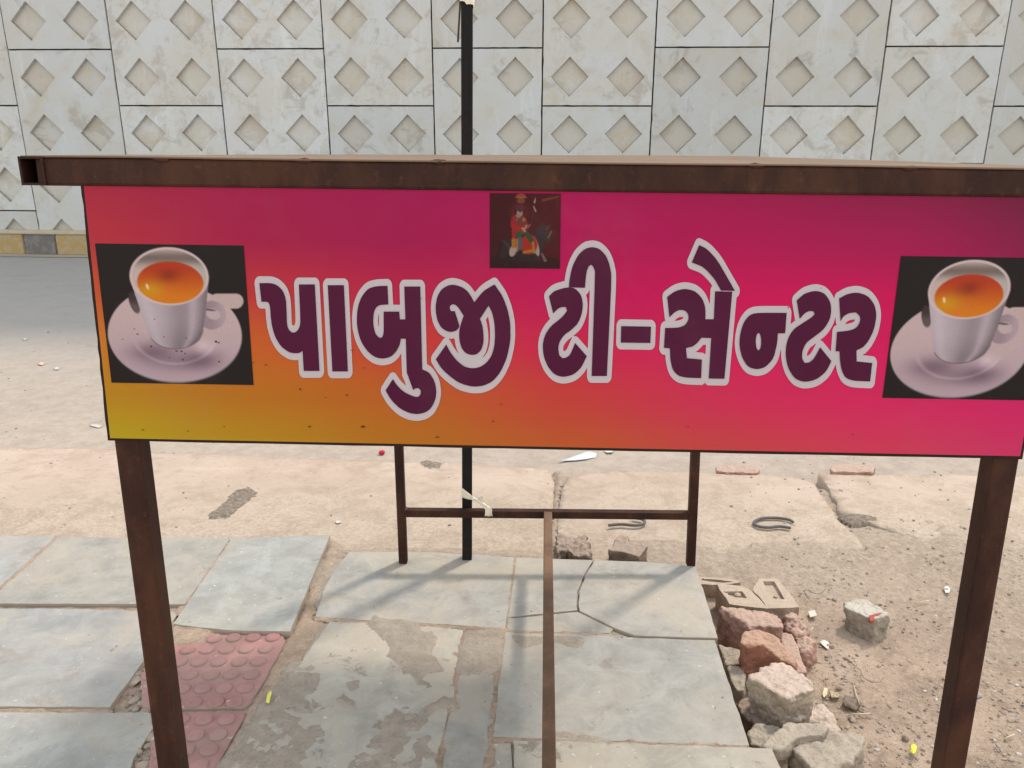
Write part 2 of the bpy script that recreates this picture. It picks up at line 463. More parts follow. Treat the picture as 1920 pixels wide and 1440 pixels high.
LETTERS=[
[(486.1,530.8),(500.3,530.7),(505.9,530.9),(509.8,531.4),(512.8,532.1),(516.4,533.5),(518.8,534.8),(521.4,536.5),(523.7,538.5),(527.1,541.8),(529.1,544.2),(531,547.2),(532.4,550.2),(534,554.9),(535,558.3),(535.8,562.1),(536.3,565.8),(536.9,575.5),(537.9,603),(538.3,607.7),(538.8,610.7),(539.6,613.6),(540.3,615.6),(541.4,617.6),(542.5,619.2),(544.4,621.3),(545.8,622.4),(547.3,623.2),(548.7,623.5),(550.9,623.5),(552.4,623.2),(553.9,622.6),(555.2,621.8),(557.1,620.2),(558.3,618.9),(559.4,617.2),(560.3,615.5),(561.4,612.8),(562,610.6),(562.8,605.1),(563,601.4),(562.7,587.5),(560.2,533.2),(590.2,533.2),(599,695.6),(569.5,695.6),(567.2,657.7),(564.4,660.1),(563,661),(561.4,661.6),(559.7,662),(556.8,662.4),(554.8,662.5),(552.3,662.4),(546.2,661.6),(543.4,660.8),(540.3,659.3),(537.2,657.5),(532.4,654.2),(529.3,651.5),(526.2,648.2),(523.6,644.7),(520,639),(517.8,635),(515.7,630.4),(514.1,626.1),(512,619.4),(509.8,610.4),(509.1,606.5),(507.5,592.9),(506.6,579.7),(505.8,574),(505,571.1),(504.4,569.4),(503.6,568),(502.8,567.1),(500.3,566.1),(498.6,565.9),(496.3,565.8),(490.2,565.8)],
[(614.4,534.6),(644.7,534.6),(652.3,696.5),(623.2,696.5)],
[(726.4,535.8),(728.2,570.8),(715.8,571.6),(711.5,572.6),(709.2,573.4),(707.8,574.3),(706.3,575.7),(705,577.3),(703.3,580.1),(702.3,582.4),(701.4,585.1),(700.8,588.1),(699.9,596.2),(699.8,602.9),(700.1,607.6),(700.4,610.7),(701.6,617),(702.7,621.4),(703.6,624),(704.7,626.4),(705.9,628.1),(709.1,631.5),(710.3,632.4),(711.7,632.9),(714.7,633.5),(716.6,631.5),(717.3,630.3),(717.9,628.9),(718.9,625.1),(719.2,622),(719.4,616.8),(719.4,584.2),(748.6,584.2),(749.7,598.8),(760,598.8),(757.9,537.2),(788,537.2),(791.7,692.7),(799.8,696),(803.1,698),(805.8,700.6),(808.2,703.7),(811.5,709),(813.5,712.7),(815.1,716.9),(816.2,720.9),(817.3,727.2),(817.8,731.2),(818,735.4),(817.8,739.1),(817.2,744.1),(816.4,747.7),(815.2,751.5),(813.7,755.1),(811,760.4),(809,763.6),(806.8,766.5),(804.5,768.6),(801.1,771),(798.5,772.5),(795.5,773.8),(792.5,774.8),(787.7,775.8),(784.4,776.3),(780.8,776.4),(777.3,776.1),(772.2,775.4),(768.6,774.6),(764.6,773.2),(760.8,771.6),(755.1,768.9),(751.3,766.6),(747.3,763.6),(743.6,760.4),(738.4,755.1),(735.1,751.5),(732,747.6),(729,743),(722.9,732.1),(736.6,710.8),(742.5,719.6),(745.2,723.2),(747.7,726),(750.1,728.4),(753.9,731.7),(756.5,733.7),(759.3,735.6),(761.9,737.1),(765.7,738.9),(770.8,741.2),(776.5,743.3),(778.5,743.9),(780.4,744.1),(781.9,744.1),(783.7,743.7),(784.9,743.3),(786,742.5),(786.8,741.5),(787.9,739.8),(788.4,738.5),(788.8,737.1),(788.9,735.8),(788.8,733.6),(788.5,732.3),(788,731.1),(787,730),(784.2,727.7),(779,728.5),(778,728.9),(776.9,729.6),(774.8,731.5),(763.7,701.3),(763,700),(762.9,701.2),(762.4,690.7),(760.8,635.2),(751.5,635.2),(750.2,642.8),(749.4,646.1),(748.2,649.1),(746.9,652),(744.5,656.3),(742.7,659),(740.6,661.6),(738.5,663.8),(735.3,666.6),(732.8,668.3),(729.9,669.7),(726.8,670.7),(722.1,671.7),(718.8,672.1),(715.3,672.1),(712.1,671.7),(707.5,670.8),(704.2,669.7),(700.8,667.9),(697.5,665.7),(692.8,661.9),(689.7,659),(686.6,655.4),(683.8,651.5),(680,645.4),(677.7,641),(675.5,635.9),(673.9,631),(671.8,623.4),(670.7,618.2),(669.8,612.6),(669.3,607.5),(669.1,599.9),(669.1,594.9),(669.4,589.7),(669.8,585),(670.7,578.5),(671.6,574.1),(672.8,569.6),(674.2,565.6),(676.5,560),(678.3,556.3),(680.6,552.7),(683,549.5),(686.8,545.2),(689.5,542.7),(692.6,540.6),(695.7,539.3),(700.2,538),(703.7,537.2),(707.9,536.6),(713.2,536.2)],
[(889.2,566.7),(884,556.9),(878.6,548.8),(876.9,546.7),(874.8,544.6),(872.7,542.8),(869.4,540.5),(867,539),(864,537.6),(861,536.5),(856.1,535),(853,534.3),(849.9,534),(847.2,534),(843.5,534.5),(841,535.1),(838.2,536.1),(835.6,537.5),(831.8,539.8),(829.4,541.7),(827,544.1),(825.1,546.8),(822.5,551),(821,554.1),(819.7,557.6),(818.8,561),(817.3,569.7),(816.9,573.4),(816.8,576.7),(816.9,581.3),(817.6,588.2),(819.3,596.9),(820.2,600.3),(821.5,603.7),(823,606.7),(825.3,610.8),(827.1,613.3),(829.2,615.5),(831.3,617.2),(834.7,619.3),(836.9,620.4),(839.2,621.3),(841.1,621.8),(843.9,622.2),(845.8,622.2),(847.9,622.1),(849.9,621.7),(852.8,620.8),(854.5,620.1),(856.1,619.2),(857.3,618.2),(859.4,615.4),(860.6,613.6),(861.3,613.1),(861.2,611.2),(860.4,607.6),(852.7,583.3),(845.4,583.3),(843.9,580.1),(843.4,578.7),(843.2,577.5),(843.3,576.2),(844,573.1),(846.6,571.4),(847.9,570.8),(849,570.7),(850.3,570.8),(852.2,571.1),(853.5,571.6),(854.9,572.4),(857.9,575.2),(861.1,579.2),(869.3,592.1),(864.9,605),(863.1,611.6),(861.9,616.2),(861.3,619.5),(861,623.4),(860.9,627.1),(861.1,632.9),(861.4,636.6),(862,640.5),(862.8,643.8),(864.2,648.6),(865.3,651.5),(866.7,654.3),(868.2,656.5),(870.5,659.3),(872.3,661),(874.4,662.4),(876.5,663.5),(879.8,664.6),(882.1,665.1),(884.5,665.4),(886.8,665.4),(890.1,665.1),(892.3,664.5),(894.6,663.4),(896.6,661.9),(899.5,659.3),(901.2,657.1),(902.8,654.4),(903.9,651.5),(905.3,646.7),(906.1,643.4),(906.6,639.9),(906.8,636.7),(906.6,628.8),(906,621.2),(904.6,611.7),(903.8,608.3),(902.7,605),(900,597.9),(916,573.1),(920.2,581),(921.9,584.8),(923.2,588.8),(924.3,592.9),(925.7,599.6),(926.5,604.3),(927.2,609.5),(927.6,614.5),(928,622.1),(928,632.4),(927.2,643.6),(926.7,647.9),(925.8,652.5),(924.8,656.5),(923.2,662.1),(921.8,665.8),(920,669.4),(917.9,672.5),(914.6,676.8),(912.2,679.4),(909.6,681.8),(907.1,683.7),(903.4,686),(900.7,687.4),(897.8,688.6),(895,689.3),(890.8,690.1),(887.8,690.3),(884.5,690.3),(881.3,689.9),(876.6,689),(873.4,688),(869.9,686.3),(866.7,684.3),(861.9,680.6),(858.9,677.9),(855.7,674.9),(853,671.8),(849.3,667.1),(844.5,660.3),(842,656),(836.7,646),(817.1,673.7),(823.6,684.6),(826.8,689.3),(830.1,693.1),(833.6,696.8),(843.3,705.3),(851.3,711.4),(856.8,715.2),(860.9,717.5),(865.8,719.6),(870.7,721.3),(878.4,723.3),(883.4,724.3),(888.7,724.8),(893.3,724.8),(899.8,724.2),(904.2,723.5),(908.7,722.2),(912.7,720.6),(918.3,717.9),(922,715.5),(925.9,712.4),(929.2,709),(933.9,703.3),(937,699.1),(940.1,693.8),(942.8,688.5),(946.6,680),(949,673.9),(951.1,666.9),(952.8,660.1),(954.9,649.7),(956,642.6),(956.8,634.9),(957.1,627.8),(957,617.4),(956.8,610.6),(956.2,603.6),(955.3,597.6),(953.7,589.3),(952.4,583.6),(950.6,577.3),(948.6,571.5),(945.3,562.9),(942.8,557.4),(940,551.8),(936.2,546),(927.1,533.2),(914.4,540.5),(909,544.1),(904.7,547.9),(899.9,553.3)],
[(1029.2,555.6),(1035.6,549),(1039.1,546.3),(1043.2,544.3),(1048.1,542.6),(1056.5,540.4),(1061.6,539.4),(1066.1,538.9),(1069.6,539),(1073.9,539.8),(1076.7,540.8),(1079.7,542.6),(1082.3,544.8),(1085.9,548.8),(1088,551.7),(1089.7,555.1),(1090.9,558.5),(1092,563.8),(1092.5,567.5),(1092.7,571.7),(1092.6,575.6),(1092,581.5),(1091.3,585.5),(1090.3,589.9),(1088.9,593.9),(1086.6,599.9),(1084.7,603.7),(1082.3,607.4),(1079.7,610.5),(1072.7,617.1),(1069.6,619.7),(1066.8,621.9),(1062.6,624.6),(1059.9,626.7),(1057.3,629.4),(1055.1,632),(1052.1,636.2),(1050.4,639),(1049,642.1),(1048.2,644.9),(1047.4,649),(1047.1,651.8),(1047,654.8),(1047.2,657.7),(1047.8,662),(1048.4,664.5),(1049.3,666.6),(1050.8,668.4),(1054.7,671.5),(1059.2,671),(1061.2,670.5),(1062.9,669.6),(1066.8,666.9),(1068.5,664.8),(1070.4,661.7),(1072.7,656.7),(1078.4,643.1),(1100.3,667.9),(1093.7,681.7),(1090.6,687.2),(1087.6,691.2),(1084.6,694.4),(1079.9,698.5),(1076.5,700.9),(1072.6,703),(1068.7,704.3),(1062.7,705.7),(1058.8,706.3),(1054.6,706.3),(1050.9,705.8),(1045.6,704.4),(1042.2,702.9),(1038.7,700.7),(1035.7,697.9),(1031.6,693.1),(1029,689.6),(1026.5,685.5),(1024.5,681.3),(1021.9,674.8),(1020.4,670.3),(1019.2,665.3),(1018.5,660.5),(1017.9,653.4),(1017.8,648.7),(1018.1,643.9),(1018.8,639.7),(1020.2,633.9),(1021.5,630),(1023.3,625.9),(1025.4,622.2),(1028.9,616.8),(1031.6,613.4),(1034.9,609.9),(1038.3,606.9),(1047.2,600.2),(1052.6,595.4),(1055.5,592.5),(1058.9,588.7),(1060.3,586.7),(1063.1,582.2),(1060.9,576),(1055.9,575.7),(1053.8,575.8),(1052,576.2),(1050.4,576.8),(1048.1,577.9),(1046.5,578.9),(1044.7,580.3),(1042.5,582.4),(1037.2,587.7)],
[(1066.8,538.8),(1067.1,531.1),(1067.5,527.1),(1068.2,522.5),(1070.9,508.8),(1072.4,503.3),(1074.3,497.6),(1076.5,492.6),(1080.1,485.4),(1082.6,481.1),(1085.4,477.1),(1088.2,474),(1092.3,470.3),(1095.1,468.2),(1098.3,466.3),(1101.2,465.1),(1105.6,464),(1108.5,463.5),(1111.8,463.5),(1114.8,464),(1119.3,465.1),(1122.3,466.3),(1125.5,468.4),(1128.4,470.9),(1132.6,475.3),(1135.2,478.6),(1137.6,482.6),(1139.4,486.7),(1141.8,493.2),(1143.1,497.9),(1146.1,512.3),(1146.2,524.4),(1145.5,547.7),(1143.6,589.4),(1137.9,705.1),(1109.4,705.1),(1114.8,541.4),(1115.6,508.7),(1115.3,508.8),(1114.4,504.9),(1113.7,503),(1112.5,500.7),(1110.8,498.2),(1109.9,497.5),(1107.6,496.6),(1104.9,498.6),(1103.7,499.9),(1102,503.6),(1100.8,506.8),(1100,510),(1099.3,514.5),(1098.4,521.4),(1096.7,539.6)],
[(1164.8,611.4),(1220.6,612.5),(1219.5,643.1),(1164.1,642.4)],
[(1250.9,556.7),(1260.3,549.7),(1264.5,547.1),(1268.4,545.3),(1272.3,544),(1278.2,542.6),(1282.2,542),(1286.6,542),(1290.6,542.6),(1296.6,544),(1300.4,545.4),(1304.2,547.4),(1307.4,549.8),(1311.8,554),(1314.4,557.1),(1316.8,560.8),(1318.6,564.5),(1320.7,570.4),(1321.8,574.6),(1322.6,579.3),(1322.9,585),(1322.7,598.6),(1338.4,598.6),(1340.9,546.1),(1373,546.9),(1358.4,710.2),(1328.9,709.8),(1333.6,634),(1315.4,633.3),(1308.9,641.3),(1305.1,644.9),(1302.2,647.3),(1300,648.8),(1297.5,650),(1294.2,650.9),(1286.2,652.6),(1288.1,671.5),(1316.1,674.1),(1314.7,709.1),(1296.7,708.5),(1289.6,708.1),(1284.6,707.5),(1280.8,706.9),(1276.4,705.8),(1273.5,704.7),(1270.5,703),(1268,700.9),(1264.7,697.4),(1262.7,694.6),(1261,691.2),(1259.8,687.5),(1258.4,681.5),(1257.6,677.3),(1257,672.7),(1256.6,667),(1256,653.3),(1245,652.2),(1247.2,615),(1262.7,614.7),(1268.8,614.4),(1273,613.7),(1276.4,612.9),(1280.3,611.3),(1282.8,610.1),(1285.1,608.4),(1286.8,606.6),(1288.7,603.6),(1289.8,601.5),(1290.5,599.1),(1290.8,596.8),(1290.8,593.1),(1290.5,590.9),(1289.8,588.7),(1288.7,586.9),(1286.7,584.5),(1285.1,583.2),(1283.1,582.2),(1280.8,581.6),(1277.2,581.3),(1274.8,581.3),(1272.4,581.8),(1270.3,582.5),(1265.5,585.4),(1263.3,587),(1260.9,589.2),(1255.2,595)],
[(1311,459.4),(1320.4,464),(1324.6,466.6),(1328.5,469.9),(1332.4,473.8),(1338.4,480.2),(1342.4,485.2),(1346.7,491.3),(1350.8,497.7),(1368.7,528.8),(1378.1,545.4),(1351.9,544.7),(1344.2,530.7),(1340.5,524.6),(1336.6,519.6),(1332.5,514.8),(1326,507.7),(1321.4,503.6),(1316.6,500.1),(1310.8,497.2),(1297.2,492.2)],
[(1413.1,588),(1418,587.2),(1426.1,586.7),(1439.3,586.5),(1475.1,586.6),(1472.2,624.9),(1458.7,625.2),(1457.7,638),(1457,643.7),(1456,649.1),(1452.8,663.1),(1451,668.4),(1448.5,673.4),(1445.6,677.5),(1440.8,682.8),(1437.4,685.9),(1433.7,688.4),(1430.2,690),(1424.9,691.4),(1421.3,692),(1417.3,692),(1413.7,691.4),(1408.3,690),(1404.9,688.4),(1401.7,685.9),(1399,682.8),(1395.5,677.4),(1393.3,673.4),(1391.4,668.9),(1389.9,664.3),(1388.1,657.1),(1387.2,652.3),(1386.7,647.1),(1386.6,642.2),(1387,635.2),(1387.5,630.4),(1388.4,625.2),(1389.5,620.3),(1391.5,613.1),(1393.1,608.6),(1395.1,604.3),(1397.3,600.7),(1400.9,596),(1403.5,593.2),(1406.5,590.9),(1409.3,589.4)],
[(1494,563.3),(1502.9,555.2),(1507,552),(1511.1,549.9),(1515.3,548.4),(1521.9,546.6),(1526.2,545.8),(1530.6,545.7),(1534.4,546.2),(1539.7,547.6),(1543,549),(1546.3,551.3),(1549,554),(1552.6,558.9),(1554.6,562.3),(1556.3,566),(1557.3,569.5),(1558.2,574.8),(1558.5,578.5),(1558.5,582.6),(1558.2,586.5),(1557.3,592.4),(1556.3,596.5),(1554.6,600.8),(1552.6,604.8),(1549.1,610.8),(1546.3,614.6),(1542.8,618.6),(1539.1,622),(1525.1,632.7),(1517,638.6),(1514.1,641.1),(1511.5,644.2),(1509.5,647.2),(1507.2,652),(1505.9,655.2),(1504.9,658.7),(1504.4,662),(1504,666.8),(1504.1,669.7),(1504.5,672.5),(1505.5,675.1),(1508.6,680.3),(1514.3,680.1),(1516.7,679.6),(1518.8,678.5),(1520.8,677.1),(1523.7,674.7),(1525.8,672.4),(1528.1,669.1),(1531,664.1),(1537.8,651.1),(1558.9,677),(1552.9,689.6),(1549.8,694.7),(1546.4,698.7),(1542.8,702.2),(1536.8,707),(1532.6,709.8),(1527.8,712.1),(1523.2,713.6),(1516,715.2),(1511.3,715.7),(1506.5,715.5),(1502.3,714.6),(1496.4,712.5),(1492.6,710.5),(1488.9,707.3),(1485.8,703.5),(1481.7,696.8),(1479.2,692.1),(1477.2,686.7),(1475.7,681.3),(1474.2,673),(1473.5,667.3),(1473.3,661.2),(1473.6,655.6),(1474.5,647.2),(1475.6,641.9),(1477.2,636.4),(1479.2,631.7),(1482.8,625.2),(1485.5,621.2),(1489,617.2),(1492.7,614.1),(1506.7,604.9),(1517.7,597.9),(1520.4,596),(1522.8,594),(1527.6,589.5),(1525.8,584.1),(1520.8,583.2),(1518.6,583.1),(1516.6,583.6),(1514.7,584.4),(1511.7,585.9),(1509.7,587.2),(1507.6,588.9),(1505.1,591.4),(1499.5,597.9)],
[(1573.5,559.6),(1582.9,554.3),(1587.1,552.3),(1591.1,551),(1595.1,550),(1601.3,549),(1605.5,548.8),(1610.1,549.2),(1614.4,550.2),(1620.7,552.3),(1624.7,554.2),(1628.5,557),(1631.7,560.1),(1635.8,565.6),(1638.2,569.4),(1640.2,573.7),(1641.4,578),(1642.6,584.3),(1643,589),(1642.9,594.5),(1642.3,599.9),(1640.8,608.3),(1639.6,613.8),(1637.8,619.4),(1635.9,624.5),(1632.4,631.6),(1630.1,636),(1627.6,640.2),(1625.2,643.4),(1621.7,647.4),(1619.3,649.9),(1616.6,652),(1613.4,653.8),(1606,657),(1606.3,677.7),(1635.5,680.7),(1631.5,715.3),(1611.3,714.5),(1603.5,714),(1598.2,713.1),(1594.2,712),(1589.8,710.3),(1587,708.6),(1584.4,706.2),(1582.5,703.3),(1580.2,698.5),(1578.8,695.1),(1577.6,691.2),(1576.7,687.3),(1574.9,673.4),(1574.2,658.8),(1566.9,658.8),(1569.5,622.3),(1584,620.8),(1589.8,620),(1593.9,619.2),(1597.1,618.3),(1601.1,616.9),(1603.6,615.5),(1606,613.7),(1607.9,611.5),(1610.3,607.9),(1611.6,605.4),(1612.4,602.8),(1612.8,600.4),(1612.8,596.8),(1612.4,594.5),(1611.6,592.4),(1610,590.3),(1605.2,585.9),(1597.3,586.4),(1593.9,586.9),(1591.2,587.8),(1588.7,588.9),(1585.1,590.9),(1582.9,592.5),(1581,594.2),(1579.3,596.6),(1576.1,602.3)]]
LETTER_HOLE=[(1427.3,640.6),(1426.9,646.8),(1425.8,652.2),(1424.2,655.7),(1422.2,657),(1420.3,655.7),(1418.6,652.2),(1417.5,646.8),(1417.1,640.6),(1417.5,634.3),(1418.6,629),(1420.3,625.4),(1422.2,624.2),(1424.2,625.4),(1425.8,629),(1426.9,634.3)]
OUTLINES=[
[(1308.8,447),(1311,446.6),(1313,446.9),(1323,451.7),(1328,454.8),(1334,459.8),(1338,463.8),(1344.5,471),(1348.6,476),(1352.9,482),(1357.3,489),(1385,537.3),(1386,539.5),(1386.7,542),(1386.9,547),(1386.1,551),(1385.3,553),(1384,555),(1381,558),(1366.9,714),(1366,717),(1364,720.2),(1362,721.9),(1359,723),(1328,722.6),(1325,721.3),(1323.5,720),(1322,717.9),(1321,718.1),(1319.3,720),(1318,721),(1315,721.9),(1296,721.3),(1289,720.9),(1283,720.1),(1274,718.2),(1270,716.5),(1266,714),(1263,711.5),(1258.8,707),(1256,703),(1252.7,696),(1251.2,691),(1248.9,680),(1248.1,674),(1247.6,666),(1247,665.3),(1244,664.9),(1242,664.3),(1239.3,662),(1238,660.1),(1237.1,658),(1236.5,656),(1236.2,653),(1238.4,614),(1238.8,611),(1240,607.6),(1242,604.7),(1244,603.1),(1247.5,602),(1246.5,597),(1242,558),(1242.4,553),(1243,550.7),(1244,548.6),(1246,546),(1256,538.5),(1261,535.3),(1266,533),(1271,531.4),(1276,530.1),(1281,529.3),(1287,529.2),(1292,529.9),(1299,531.7),(1303,533.1),(1307,535.2),(1312,538.9),(1317,543.6),(1320.7,548),(1324,553.2),(1326.6,559),(1328.8,565),(1330,569.5),(1330.5,569),(1330.9,568),(1332.1,544),(1333.1,540),(1334.1,538),(1335.5,536),(1335,535),(1331,529.5),(1327,524.8),(1321,518.4),(1317,514.7),(1313,511.9),(1308,509.4),(1293.8,504),(1292,502.6),(1290.7,501),(1289.6,499),(1288.7,496),(1288.3,491),(1288.8,488),(1289.4,486),(1303.8,452),(1305.8,449),(1308,447.3)],
[(1106.3,451),(1112,450.7),(1116,451.3),(1121,452.5),(1125,454.1),(1130,457.3),(1133.1,460),(1138,465.1),(1141.7,470),(1144.1,474),(1147.4,481),(1151.4,493),(1154.7,509),(1155,512),(1155.1,524),(1154.4,549),(1146.7,707),(1145.7,711),(1144,714.3),(1142,716.4),(1139,717.8),(1110,717.9),(1107,717.4),(1105,716.2),(1103.8,715),(1102.4,713),(1101.2,710),(1100.5,705),(1100.9,692),(1100.8,691),(1100,690.8),(1096.3,697),(1093,701.3),(1089,705.5),(1084,709.9),(1080,712.7),(1075,715.3),(1071,716.7),(1063,718.6),(1059,719.1),(1054,719.1),(1050,718.5),(1043,716.6),(1039,714.9),(1035,712.3),(1030,707.8),(1025.9,703),(1022.2,698),(1019.3,693),(1016.9,688),(1014.1,681),(1012.4,676),(1010.7,669),(1009.8,663),(1009.1,654),(1008.9,649),(1009.5,641),(1010.3,636),(1011.7,630),(1014,623),(1016,618.6),(1018.5,614),(1022.5,608),(1025.6,604),(1031.4,598),(1031.1,597),(1029.5,594),(1028.9,592),(1020.9,560),(1020.4,557),(1020.5,553),(1021.6,549),(1023.4,546),(1031,538),(1035,534.9),(1041,531.9),(1046,530.2),(1058.2,527),(1058.6,526),(1059.7,519),(1062.4,505),(1064.3,498),(1066.7,491),(1069,485.7),(1073,477.7),(1076,472.5),(1079.9,467),(1083,463.6),(1088,459.1),(1091,456.8),(1095,454.4),(1099,452.7),(1106,451.1)],
[(489.5,518),(506,518.1),(511,518.7),(515.7,520),(522,522.8),(526,525.5),(532,531.1),(536,536),(538,539.3),(540.2,544),(543.1,553),(544.4,559),(545.1,564),(545.8,574),(547.1,605),(548,609),(549,610.2),(550,610.7),(551,610.4),(552,609.6),(553,608),(553.8,605),(554.1,601),(553.8,588),(551.3,533),(551.8,529),(553,525.6),(554,523.9),(556,521.9),(558,520.8),(560,520.4),(591,520.4),(593,521),(595,522.4),(597,524.9),(598,527),(598.6,529),(599.1,532),(604.4,631),(607.8,695),(607.5,699),(606,703.4),(605,705),(603,707),(601,708.1),(599,708.4),(569,708.4),(567,707.9),(564.3,706),(562.2,703),(560.9,699),(559.4,676),(559.1,675),(555,675.3),(552,675.2),(545,674.3),(542,673.4),(537,671.2),(528,665.3),(524,661.9),(520.5,658),(517.5,654),(513,646.9),(510.4,642),(508.1,637),(506.2,632),(504,624.9),(501.2,614),(499.2,599),(497.9,582),(497.4,579),(497,578.6),(489,578.5),(487,577.8),(485,576.3),(483.3,574),(482.4,572),(481.5,569),(477.3,533),(477.4,528),(478,525.5),(479,523.1),(481.4,520),(484,518.4),(486,518),(489,518)],
[(924.4,521),(927,520.4),(929,520.7),(931,521.7),(932.5,523),(943,537.7),(947,544),(950,549.8),(953.2,557),(959,573),(962.3,586),(964.9,601),(965.7,610),(966,628),(965.5,637),(964.7,645),(963.5,653),(961,665),(959.3,672),(957,679.4),(954.1,687),(947.5,701),(943.3,708),(939,713.9),(934.7,719),(931,722.8),(926,727),(921,730.1),(915,733),(911,734.6),(905,736.2),(901,736.9),(894,737.5),(888,737.5),(883,737),(877,735.9),(869,733.8),(864,732.2),(858,729.6),(853,726.8),(843,719.7),(835,713.1),(827.3,706),(821,699),(816.9,693),(809.8,681),(808.7,678),(808.3,675),(808.6,670),(809.6,667),(810.6,665),(831,636.2),(832.2,635),(835.1,633),(831.1,631),(827,628.4),(824,626),(821,622.6),(818.5,619),(814.2,611),(812.3,606),(810.9,601),(809,591.6),(808.3,586),(807.9,577),(808.1,572),(809,564),(810.6,556),(811.7,552),(813.2,548),(815.6,543),(818.6,538),(821,534.7),(824.5,531),(828,528.2),(835,524.2),(839,522.6),(843,521.7),(847,521.2),(850,521.2),(855,521.8),(863,524),(869,526.5),(873,528.8),(877.4,532),(882,536.2),(885,539.9),(890,547.4),(891,547.4),(899.1,538),(905,532.7),(911,528.6),(924,521.2)],
[(613,522),(646,522),(648.4,523),(650.6,525),(652.4,528),(653.3,531),(653.6,534),(661.2,696),(660.9,700),(659.5,704),(658.3,706),(657,707.4),(654.2,709),(652,709.3),(622,709.2),(619.3,708),(617.2,706),(615.5,703),(614.6,700),(605.5,535),(605.9,531),(607.3,527),(609.5,524),(612,522.3)],
[(706.1,524),(713,523.4),(727,523),(730,524.1),(731.2,525),(732.9,527),(734.3,530),(735.2,534),(737,570),(737.2,571),(738,571.4),(749,571.4),(750,571.3),(750.1,571),(749.1,536),(749.5,533),(750.6,530),(752,527.7),(754,525.8),(756,524.7),(758,524.4),(789,524.5),(792,525.8),(794,527.9),(795.7,531),(796.6,534),(796.9,537),(800.4,682),(801,683.2),(803,684.1),(807.6,687),(812,691.4),(814.7,695),(818.5,701),(821,705.8),(823,710.9),(824.9,718),(826.7,730),(826.9,735),(826.7,740),(825.6,748),(824.5,753),(822.4,759),(818.1,768),(815.1,773),(812,776.8),(809,779.6),(804,783.1),(798,786.1),(793,787.6),(785,789),(780,789.1),(771,788.1),(767,787.2),(762,785.5),(752,780.9),(748,778.5),(743,774.9),(738.7,771),(732.7,765),(726,757),(722.1,751),(715.4,739),(714.2,735),(714,731),(714.7,727),(716,724),(730,702.2),(731,700.9),(733,699.1),(736,698),(739,698.5),(741.4,700),(743,701.9),(748.5,710),(751.5,714),(755,717.7),(761,722.5),(761.3,722),(757.6,712),(755,707),(754.2,704),(753.5,692),(752.5,664),(752,663.2),(748.3,669),(746,671.8),(743,674.8),(740,677.5),(737,679.6),(732,682.1),(728,683.4),(723,684.4),(719,684.9),(715,684.9),(711,684.4),(706,683.4),(701,681.6),(697,679.5),(694,677.5),(688,672.7),(684.1,669),(681,665.4),(677.2,660),(673.5,654),(670.8,649),(667.7,642),(665.4,635),(662,621),(660.9,614),(660.2,601),(660.2,594),(661,583),(662.2,575),(663.4,569),(666.2,560),(669.1,553),(671.6,548),(674.8,543),(681,535.4),(685,531.6),(689,528.9),(693.1,527),(699,525.3),(706,524)],
[(1526.6,533),(1531,532.9),(1535,533.4),(1541,534.9),(1546,536.9),(1550,539.6),(1554.5,544),(1558.9,550),(1561.9,555),(1564,559.7),(1564.4,559),(1565.2,555),(1566,552.8),(1567,550.9),(1569,548.6),(1580,542.2),(1585,539.8),(1589,538.5),(1594,537.3),(1600,536.3),(1606,536),(1611,536.5),(1616,537.6),(1623,539.9),(1627.4,542),(1633,545.9),(1637.1,550),(1642,556.3),(1646,563),(1648.1,568),(1649.6,573),(1651.2,581),(1651.8,588),(1651.7,596),(1651,602.5),(1649.5,611),(1647.7,619),(1645.9,625),(1643.9,630),(1639.7,639),(1634.7,648),(1631,653.1),(1627,657.8),(1624,660.7),(1621,663.2),(1618,665),(1617.2,666),(1636,667.9),(1638,668.4),(1640,669.6),(1641,670.6),(1642.6,673),(1643.5,675),(1644.2,678),(1644.3,682),(1640.2,718),(1639,722.1),(1638,724),(1636.3,726),(1634,727.6),(1632,728.1),(1611,727.3),(1603,726.7),(1597,725.8),(1592,724.4),(1587,722.4),(1584,720.7),(1580,717.3),(1578,715.1),(1575.3,711),(1573,706),(1570.9,701),(1569.3,696),(1568,690),(1567,682.8),(1566.7,684),(1566,684.8),(1560,697.2),(1556,703.9),(1551,709.8),(1547,713.5),(1541.4,718),(1536,721.6),(1530,724.5),(1525,726.2),(1517,727.9),(1510,728.4),(1506,728.3),(1501,727.3),(1493,724.4),(1489,722.1),(1484.1,718),(1479,711.7),(1474.8,705),(1472,699.5),(1468.8,691),(1467.2,685),(1465.4,675),(1464.7,668),(1464.6,658),(1464,655.2),(1460.7,669),(1458.6,675),(1455.6,681),(1451,687.6),(1446,693.1),(1441,697.6),(1437,700.3),(1432,702.5),(1426,704.1),(1422,704.8),(1417,704.8),(1412,704),(1406,702.3),(1401,699.9),(1397,696.8),(1392.8,692),(1388.9,686),(1386.7,682),(1383.6,675),(1381.4,668),(1379.6,661),(1378.5,655),(1377.8,647),(1377.7,642),(1378.2,634),(1378.9,627),(1381.1,616),(1383.3,608),(1385.1,603),(1388.4,596),(1391,591.7),(1395,586.3),(1399,582.1),(1403,579.1),(1406,577.5),(1412,575.3),(1417,574.5),(1425,573.9),(1439,573.7),(1475,573.8),(1478,574.5),(1480,575.9),(1481.7,578),(1483.1,581),(1483.8,584),(1483.9,588),(1482.6,606),(1482.5,607),(1483,607.7),(1484.7,606),(1490.8,601),(1485.2,565),(1485.4,560),(1486.3,557),(1487.3,555),(1489,552.7),(1498,544.5),(1504,540),(1508,537.9),(1513,536),(1521,533.8),(1526,533)],
